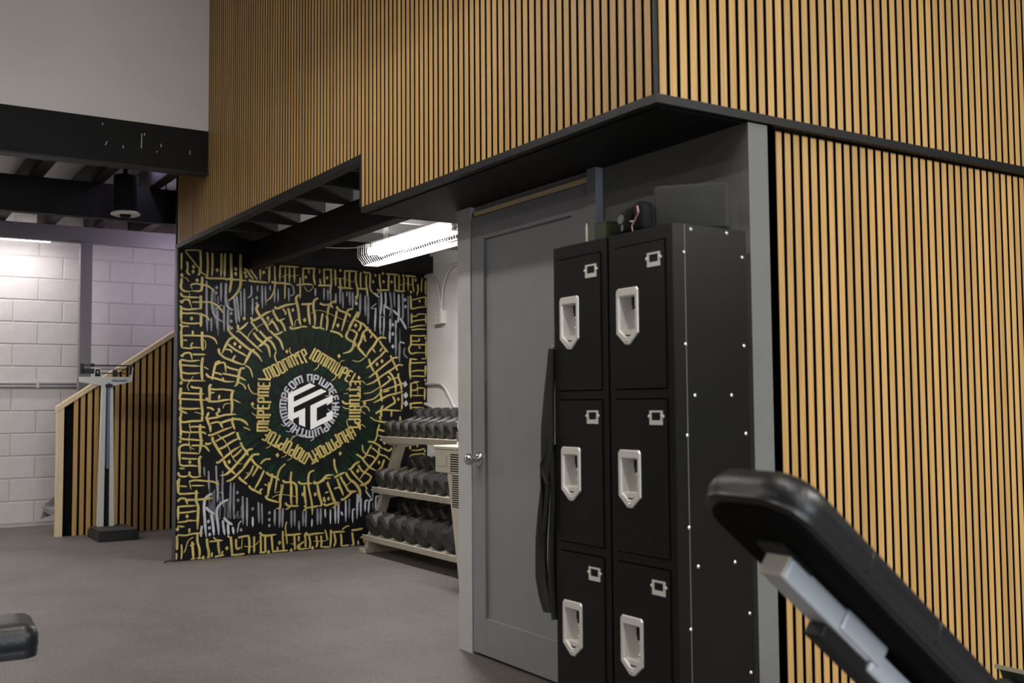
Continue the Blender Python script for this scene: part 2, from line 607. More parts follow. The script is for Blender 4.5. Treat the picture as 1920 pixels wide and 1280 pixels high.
struct('trim_7', box(-7.985, -7.967, YO-0.003, YO+0.04, ZB_, HC), 'black_trim', 'thin end trim at the far end of the slatted overhang')
# ---- soffit
struct('soffit', box(XS, XR-0.02, YO+0.03, YW+0.3, 2.070, 2.088), 'soffit_black', 'black soffit board under the overhang')
struct('soffit_return', box(XS-0.002, XS+0.018, YO+0.04, 2.62, 2.07, 2.62), 'soffit_black', 'black upright board closing the step of the overhang')

# ---- door wall, locker wall
bm = bmesh.new()
B(bm, -3.235, XR, YW, YW+0.12, 0, 2.07)
B(bm, XR-0.10, XR+0.0, YW+0.12, 2.60, 0, 2.07)
wd = struct('wall_locker', bm, 'wall_grey', 'grey painted wall behind the lockers')
struct('wall_corner_bead', box(XR-0.035, XR+0.002, YW-0.002, 2.588, 0, 1.93), 'wall_grey', 'patched grey corner of the locker recess')
struct('wall_store', box(-4.30, -4.22, YW+0.02, YA+0.1, 0, 2.6), 'alcove_white', 'return wall between the alcove and the storeroom')
bm = bmesh.new()
B(bm, -4.332, -4.212, YD-0.004, YW+0.10, 0, 2.07)
struct('trim_8', bm, 'frame_grey', 'pale grey door jamb beside the alcove')
bm = bmesh.new()
B(bm, -3.292, -3.236, YD-0.006, YW+0.10, 0, 2.07)
B(bm, -4.212, -3.292, YD+0.02, YW+0.10, 2.043, 2.07)
struct('trim_9', bm, 'door_blue', 'blue grey door casing')
struct('trim_10', box(-4.19, -3.293, YD+0.004, YD+0.05, 2.022, 2.043), 'pine', 'bare wood strip above the door')

def make_door():
    d = thing('door_1', 'blue grey shaker door with a round metal knob', None, (-3.75, YD+0.02, 0))
    d['kind'] = 'structure'
    x0, x1, z0, z1 = -4.207, -3.298, 0.012, 2.018
    f, k = YD, YD+0.042
    obj('stile', box(x0, x0+0.108, f, k, z0, z1, bevel=0.002), 'door_blue', d)
    obj('stile', box(x1-0.108, x1, f, k, z0, z1, bevel=0.002), 'door_blue', d)
    obj('rail', box(x0+0.108, x1-0.108, f, k, z1-0.112, z1, bevel=0.002), 'door_blue', d)
    obj('rail', box(x0+0.108, x1-0.108, f, k, z0, z0+0.165, bevel=0.002), 'door_blue', d)
    obj('door_panel', box(x0+0.10, x1-0.10, f+0.016, f+0.030, z0+0.16, z1-0.10), 'door_blue', d)
    bm = bmesh.new()
    M = Matrix.Translation((-4.146, f, 0.892)) @ Matrix.Rotation(PI/2, 4, 'X')
    lathe(bm, [(0.031, 0.0), (0.033, 0.003), (0.030, 0.008), (0.016, 0.012), (0.0125, 0.02), (0.0125, 0.034), (0.019, 0.040), (0.0265, 0.050), (0.0275, 0.058), (0.025, 0.066), (0.018, 0.071), (0.006, 0.072)], 24, M)
    h = obj('door_knob', bm, 'chrome', d)
    autosmooth(h, 50)
    h['label'] = 'round polished metal door knob'
    for z in (1.80, 1.02, 0.22):
        bm = bmesh.new()
        tube(bm, [(-3.297, f-0.006, z-0.045), (-3.297, f-0.006, z+0.045)], 0.0065, 8)
        tube(bm, [(-3.297, f-0.006, z+0.045), (-3.297, f-0.006, z+0.055)], 0.004, 8)
        obj('hinge', bm, 'brass', d)
make_door()

# ---- alcove
struct('wall_alcove', box(-8.0, -4.25, YA, YA+0.12, 0, 2.75), 'alcove_white', 'pale side wall of the alcove behind the dumbbell rack')
struct('alcove_deck', box(-7.97, -2.5, YO+0.04, 2.68, 2.62, 2.66), 'alcove_deck_shade_tone', 'underside of the floor above the alcove, darkened for shade')
struct('alcove_deck_rear', box(-7.97, -2.5, 2.6801, YA+0.1, 2.62, 2.66), 'joist_lit_tone', 'underside of the floor above the caged lamp, in its lit tone')
bm = bmesh.new()
B(bm, -7.965, -7.86, YO+0.04, YA, 2.335, 2.62)
B(bm, -7.965, -7.80, 2.72, YA, 2.262, 2.40)
struct('alcove_header', bm, 'beam_black', 'black header above the mural')
beam = tag(obj('ceiling_beam', box(-7.86, XS+0.9, 2.63, 2.72, 2.20, 2.40, bevel=0.004), 'beam_black'), 'long black beam crossing the alcove ceiling in front of the caged lamp', 'beam')
bm = bmesh.new()
tube(bm, spline([(-7.80, 2.735, 2.215), (-6.8, 2.738, 2.222), (-5.9, 2.735, 2.216), (-5.0, 2.737, 2.22), (-3.8, 2.735, 2.218)]), 0.009, 8)
tag(obj('electrical_conduit', bm, 'joist_lit_tone', smooth=True), 'thin pale conduit running along the bottom of the alcove beam', 'conduit')
for i in range(8):  # each joist split at the beam into a shaded and a lit tone
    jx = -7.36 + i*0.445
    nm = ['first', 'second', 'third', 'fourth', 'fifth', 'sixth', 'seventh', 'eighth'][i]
    j = obj('ceiling_joist', box(jx-0.022, jx+0.022, 2.676, YA-0.002, 2.402, 2.615, bevel=0.003), 'joist_lit_tone')
    tag(j, '%s ceiling joist in a lit tone behind the alcove beam counted from the mural' % nm, 'joist', 'alcove joists in the lit tone')
    j = obj('ceiling_joist', box(jx-0.022, jx+0.022, YO+0.05, 2.674, 2.402, 2.615, bevel=0.003), 'joist_shade_tone')
    tag(j, '%s ceiling joist in a shade tone in front of the alcove beam counted from the mural' % nm, 'joist', 'alcove joists in the shade tone')

# ---- mezzanine on the left: beam, white wall, joists, deck, block wall
struct('wall_mezzanine', box(-7.30, -7.175, -7, YO-0.001, 3.052, HC), 'upper_white', 'plain off white upper wall above the black beam')
b1 = thing('timber_beam', 'large black beam under the off white upper wall, with pale scratches', 'beam', (-7.2, -2.4, 2.752))
obj('beam_body', box(-7.26, -7.17, -6.98, YO-0.002, 2.752, 3.052, bevel=0.003), 'beam_black', b1)
obj('bottom_flange', box(-7.27, -7.155, -6.98, YO-0.002, 2.745, 2.757), 'black_trim', b1)
for (yy, zz, l, a) in ((1.66, 2.876, 0.10, 0.03), (1.43, 2.868, 0.03, 0.4), (1.545, 2.862, 0.02, -0.2), (1.68, 2.965, 0.018, 0.0), (1.79, 2.90, 0.022, 0.0), (1.985, 2.872, 0.03, -0.1), (1.41, 3.0, 0.015, 0.2), (1.76, 2.86, 0.012, 0.3)):
    bm = box(-7.1700, -7.1690, -0.0028, 0.0028, 0, l)
    bm.transform(Matrix.Translation((0, yy, zz)) @ Matrix.Rotation(-a, 4, 'X'))
    obj('scratch_mark', bm, 'scratch', b1)
struct('mezzanine_deck', box(XB, -7.26, -7, YA+0.1, 3.056, 3.10), 'post_grey', 'underside of the mezzanine floor')
b2 = tag(obj('timber_beam', box(-8.52, -8.43, -6.98, YA, 2.60, 2.872, bevel=0.004), 'beam_black'), 'black beam second from the white upper wall, behind the downlight', 'beam')
b3 = tag(obj('timber_beam', box(-10.66, -10.58, -6.98, YA, 2.715, 2.872, bevel=0.004), 'post_grey'), 'grey beam nearest the block wall, tinted violet at its right end', 'beam')
N_ = ['', 'first', 'second', 'third', 'fourth', 'fifth', 'sixth', 'seventh', 'eighth', 'ninth', 'tenth']
for i in range(10):
    jy = 2.49 - i*0.43
    j = obj('floor_joist', box(XB+0.01, -7.262, jy-0.045, jy+0.045, 2.873, 3.055, bevel=0.003), 'joist_paint')
    tag(j, '%s mezzanine floor joist counted leftwards from the slatted wall' % N_[i+1], 'joist', 'mezzanine floor joists')
# block wall
BH, BL, JT = 0.2165, 0.4445, 0.010
wb = struct('wall_back', box(XB-0.25, XB-0.006, -7, YA+0.3, 0, 3.056), 'mortar', 'painted concrete block wall')
bmk = box(-0.04, 0.0, -(BL-JT)/2, (BL-JT)/2, 0, BH-JT, bevel=0.006, seg=2)
bmesh.ops.recalc_face_normals(bmk, faces=list(bmk.faces))
mek = bpy.data.meshes.new('block'); bmk.to_mesh(mek); bmk.free()
mek.materials.append(MAT['block_paint'])
for r_ in range(14):
    zb = 2.627 - BH*12 + BH*r_
    if zb < 0: zb_ = 0.001
    else: zb_ = zb
    off = 0.0 if r_ % 2 else BL/2
    yy = 1.613 + off - 8*BL
    while yy < YA + 0.1:
        if yy > -2.6:
            link('block', mek, (XB, yy, zb + JT/2), wb)
        yy += BL
# post
post = tag(obj('steel_post', box(-10.62, -10.52, 1.892, 2.0, 0, 2.714, bevel=0.004), 'post_grey'), 'slim dark grey post standing in front of the block wall', 'post')
# conduit on block wall
c1 = thing('electrical_conduit', 'pair of white conduits running level along the block wall', 'conduit', (XB+0.02, 0.6, 1.34))
for dz in (1.382, 1.352):
    bm = bmesh.new()
    tube(bm, [(XB+0.016, -2.5, dz), (XB+0.016, 2.6, dz)], 0.0125, 10)
    obj('pipe', bm, 'conduit', c1, smooth=True)
for yy in (0.3, 1.62):
    obj('clamp', box(XB+0.0, XB+0.032, yy-0.012, yy+0.012, 1.335, 1.408, bevel=0.003), 'conduit', c1)

# ---- stair behind a slatted wall
XSW = -10.05
STAIR = thing('staircase', 'grey steps climbing behind the slatted stair wall', 'stairs', (-10.6, 2.2, 0))
for k in range(9):
    z = 0.205*(k+1)+0.03
    y0 = 1.62 + 0.285*k
    obj('tread', box(-10.50, XSW-0.06, y0-0.02, y0+0.30, z-0.045, z), 'stair_grey', STAIR)
    obj('riser', box(-10.50, XSW-0.06, y0+0.27, y0+0.285, z, z+0.166), 'slot_black', STAIR)
bm = bmesh.new()
prism(bm, [(1.58, 0.12), (1.62, 0.26), (4.15, 2.13), (4.15, 1.95), (1.75, 0.18)], 'x', -10.515, -10.501)
obj('stringer', bm, 'stair_grey', STAIR)
y0s, y1s = 1.69, 3.9
ztop = lambda y: 1.150 + (y-1.697)*0.688
bm = bmesh.new()
prism(bm, [(y0s, 0), (y1s, 0), (y1s, ztop(y1s)), (y0s, ztop(y0s))], 'x', XSW-0.05, XSW-SD)
sw = struct('wall_stair', bm, 'felt', 'slatted oak wall with a sloping top enclosing the stair')
yy = 1.790
while yy < 3.85:
    bm = bmesh.new()
    prism(bm, [(yy-0.019, 0.001), (yy+0.019, 0.001), (yy+0.019, ztop(yy+0.019)-0.002), (yy-0.019, ztop(yy-0.019)-0.002)], 'x', XSW-SD, XSW)
    o = obj('slat', bm, 'oak_slat', sw)
    o.data.materials.append(MAT['felt'])
    for p in o.data.polygons:
        p.material_index = 1 if abs(p.normal.y) > 0.95 else 0
    yy += 0.0585
bm = bmesh.new()
prism(bm, [(y0s-0.055, 0), (y0s, 0), (y0s, ztop(y0s)+0.0), (y0s-0.055, ztop(y0s-0.055)+0.035)], 'x', XSW-0.07, XSW+0.008)
struct('trim_11', bm, 'pine', 'pale pine post edging the stair wall')
bm = bmesh.new()
prism(bm, [(y0s-0.06, ztop(y0s-0.06)), (y1s, ztop(y1s)), (y1s, ztop(y1s)+0.05), (y0s-0.06, ztop(y0s-0.06)+0.05)], 'x', XSW-0.09, XSW+0.012)
struct('trim_12', bm, 'pine', 'pale pine rail capping the sloping stair wall')

# ================================================================== LAMPS
for i, (x, y, z, L, al, pw, c) in enumerate(LAMPS):
    where = ['hung low over the right slatted wall', 'hung short and low in front of the door', 'high over the incline bench', 'high on the side of the hall nearer the block wall', 'high on the side of the hall behind the flat bench', 'above the rear of the hall', 'under the mezzanine left of the stair wall'][i]
    t = thing('ceiling_batten', 'long ceiling batten lamp ' + where, 'lamp', (x, y, z-0.05), 'ceiling battens of the hall')
    hx, hy = (L/2, 0.09) if al == 'x' else (0.09, L/2)
    obj('housing', box(x-hx, x+hx, y-hy, y+hy, z, z+0.06, bevel=0.006), 'scale_white', t)
    gx, gy = (L/2-0.02, 0.07) if al == 'x' else (0.07, L/2-0.02)
    obj('diffuser', box(x-gx, x+gx, y-gy, y+gy, z-0.045, z-0.001, bevel=0.01), 'batten_glow', t)
    for s in (-0.8, 0.8):
        bm = bmesh.new()
        px, py = (x + s*hx, y) if al == 'x' else (x, y + s*hy)
        tube(bm, [(px, py, z+0.05), (px, py, HC if x > -7 else 3.056)], 0.006, 6)
        obj('hanger', bm, 'black_trim', t)

def alcove_lamp():
    x0, x1, yc, zb = -6.86, -5.40, 3.215, 2.150
    t = thing('fluorescent_lamp', 'bright caged fluorescent lamp under the alcove ceiling', 'lamp', (-6.1, yc, zb))
    bm = bmesh.new()
    prism(bm, [(yc-0.030, 2.268), (yc-0.030, 2.305), (yc+0.030, 2.305), (yc+0.030, 2.268)], 'x', x0, x1)
    obj('housing', bm, 'lamp_housing', t)
    for x_ in (x0, x1-0.02):
        obj('end_cap', box(x_, x_+0.02, yc-0.06, yc+0.06, 2.225, 2.298), 'lamp_housing', t)
    for s in (-0.045, 0.045):
        bm = bmesh.new()
        tube(bm, [(x0+0.05, yc+s, 2.238), (x1-0.20, yc+s, 2.238)], 0.019, 12)
        obj('tube', bm, 'tube_glow', t, smooth=True)
        for xx in (x0+0.02, x1-0.20):
            obj('lamp_holder', box(xx, xx+0.03, yc+s-0.014, yc+s+0.014, 2.215, 2.27), 'scale_white', t)
    bm = bmesh.new()
    prof = [(yc-0.105, 2.285), (yc-0.105, 2.21), (yc-0.06, zb), (yc+0.06, zb), (yc+0.105, 2.21), (yc+0.105, 2.285)]
    n = 46
    for k in range(n+1):
        xx = x0-0.03 + (x1-x0+0.06)*k/n
        tube(bm, [(xx, a, b) for a, b in prof], 0.0014 if 0 < k < n else 0.0035, 5)
    for a, b in ((yc-0.105, 2.285), (yc-0.105, 2.21), (yc-0.08, 2.18), (yc-0.06, zb), (yc, zb), (yc+0.06, zb), (yc+0.08, 2.18), (yc+0.105, 2.21), (yc+0.105, 2.285)):
        tube(bm, [(x0-0.03, a, b), (x1+0.03, a, b)], 0.0022, 5)
    g_ = obj('wire_guard', bm, 'guard_wire', t)
    for x_ in (x0+0.2, x1-0.2):
        obj('bracket', box(x_, x_+0.03, yc-0.012, yc+0.012, 2.304, 2.405), 'steel', t)
    bm = bmesh.new()
    tube(bm, spline([(x0+0.02, yc-0.02, 2.285), (x0-0.25, yc-0.12, 2.30), (x0-0.45, yc-0.3, 2.33), (x0-0.5, 2.745, 2.36)]), 0.004, 6)
    obj('power_cable', bm, 'scale_white', t, smooth=True)
    area('fluorescent_light', ((x0+x1)/2-0.08, yc, 2.212), (0, 0, 0), 1.15, 0.10, ALCOVE_POWER, (1.0, 0.97, 0.94))
alcove_lamp()

def strip_lamp():
    y0, y1, xx = -0.4, 1.66, -10.745
    t = thing('strip_lamp', 'slim lit strip lamp above the left end of the block wall', 'lamp', (xx, 0.6, 2.72))
    obj('housing', box(xx-0.05, xx+0.05, y0, y1, 2.769, 2.812, bevel=0.004), 'scale_white', t)
    obj('diffuser', box(xx-0.042, xx+0.042, y0, y1+0.005, 2.724, 2.768, bevel=0.012, seg=3), 'strip_glow', t)
    for yy in (0.0, 1.3):
        obj('hanger', box(xx-0.01, xx+0.01, yy, yy+0.02, 2.810, 2.9), 'steel', t)
    area('strip_light', (xx, (y0+y1)/2+0.1, 2.718), (0, 0, PI/2), 1.9, 0.08, STRIP_POWER, (1.0, 0.98, 0.95))
strip_lamp()

def downlight():
    x, y, z = -8.05, 1.755, 2.565
    t = thing('downlight', 'black cylindrical downlight with a pale rim under the mezzanine', 'lamp', (x, y, z))
    bm = bmesh.new()
    lathe(bm, [(0.085, 0.03), (0.085, 0.30), (0.03, 0.31)], 28, Matrix.Translation((x, y, z)))
    autosmooth(obj('can', bm, 'slot_black', t))
    bm = bmesh.new()
    lathe(bm, [(0.04, 0.012), (0.085, 0.0), (0.105, 0.008), (0.105, 0.018), (0.085, 0.03), (0.04, 0.03)], 32, Matrix.Translation((x, y, z)))
    autosmooth(obj('rim', bm, 'upper_white', t))
    bm = bmesh.new()
    lathe(bm, [(0.03, -0.012), (0.04, -0.004), (0.04, 0.02)], 20, Matrix.Translation((x, y, z)))
    autosmooth(obj('lens', bm, 'slot_black', t))
    bm = bmesh.new()
    tube(bm, [(x, y, z+0.30), (x, y, 3.056)], 0.02, 10)
    obj('stem', bm, 'slot_black', t)
downlight()

def violet_lamp(x, y, z, pw, label):
    t = thing('violet_lamp', label, 'lamp', (x, y, z))
    bm = bmesh.new()
    lathe(bm, [(0.02, 0.02), (0.035, 0.035), (0.04, 0.05), (0.03, 0.07), (0.015, 0.08)], 14, Matrix.Translation((x, y, z)))
    autosmooth(obj('bulb', bm, 'violet_glow', t))
    bm = bmesh.new()
    lathe(bm, [(0.018, 0.08), (0.018, 0.14)], 12, Matrix.Translation((x, y, z)))
    obj('socket', bm, 'black_trim', t)
    bm = bmesh.new()
    tube(bm, [(x, y, z+0.135), (x, y, 3.0555)], 0.005, 6)
    obj('cord', bm, 'black_trim', t)
    point('violet_light', (x, y, z-0.02), pw, (0.90, 0.76, 1.0), 0.05)
violet_lamp(-10.05, 2.86, 2.56, 16, 'small violet bulb over the stair behind the mural')
violet_lamp(-8.95, 2.28, 2.84, 3.0, 'small violet bulb between the joists behind the second black beam')
_t = thing('violet_strip', 'short violet light strip under the mezzanine floor beside the slatted wall', 'lamp', (-8.17, 1.955, 3.03))
obj('channel', box(-8.36, -7.98, 1.935, 1.975, 3.040, 3.0555), 'black_trim', _t)
obj('diffuser', box(-8.35, -7.99, 1.940, 1.970, 3.030, 3.0398), 'violet_strip', _t)
area('violet_strip_light', (-8.17, 1.955, 3.027), (0, 0, 0), 0.34, 0.03, 0.9, (0.80, 0.66, 1.0))

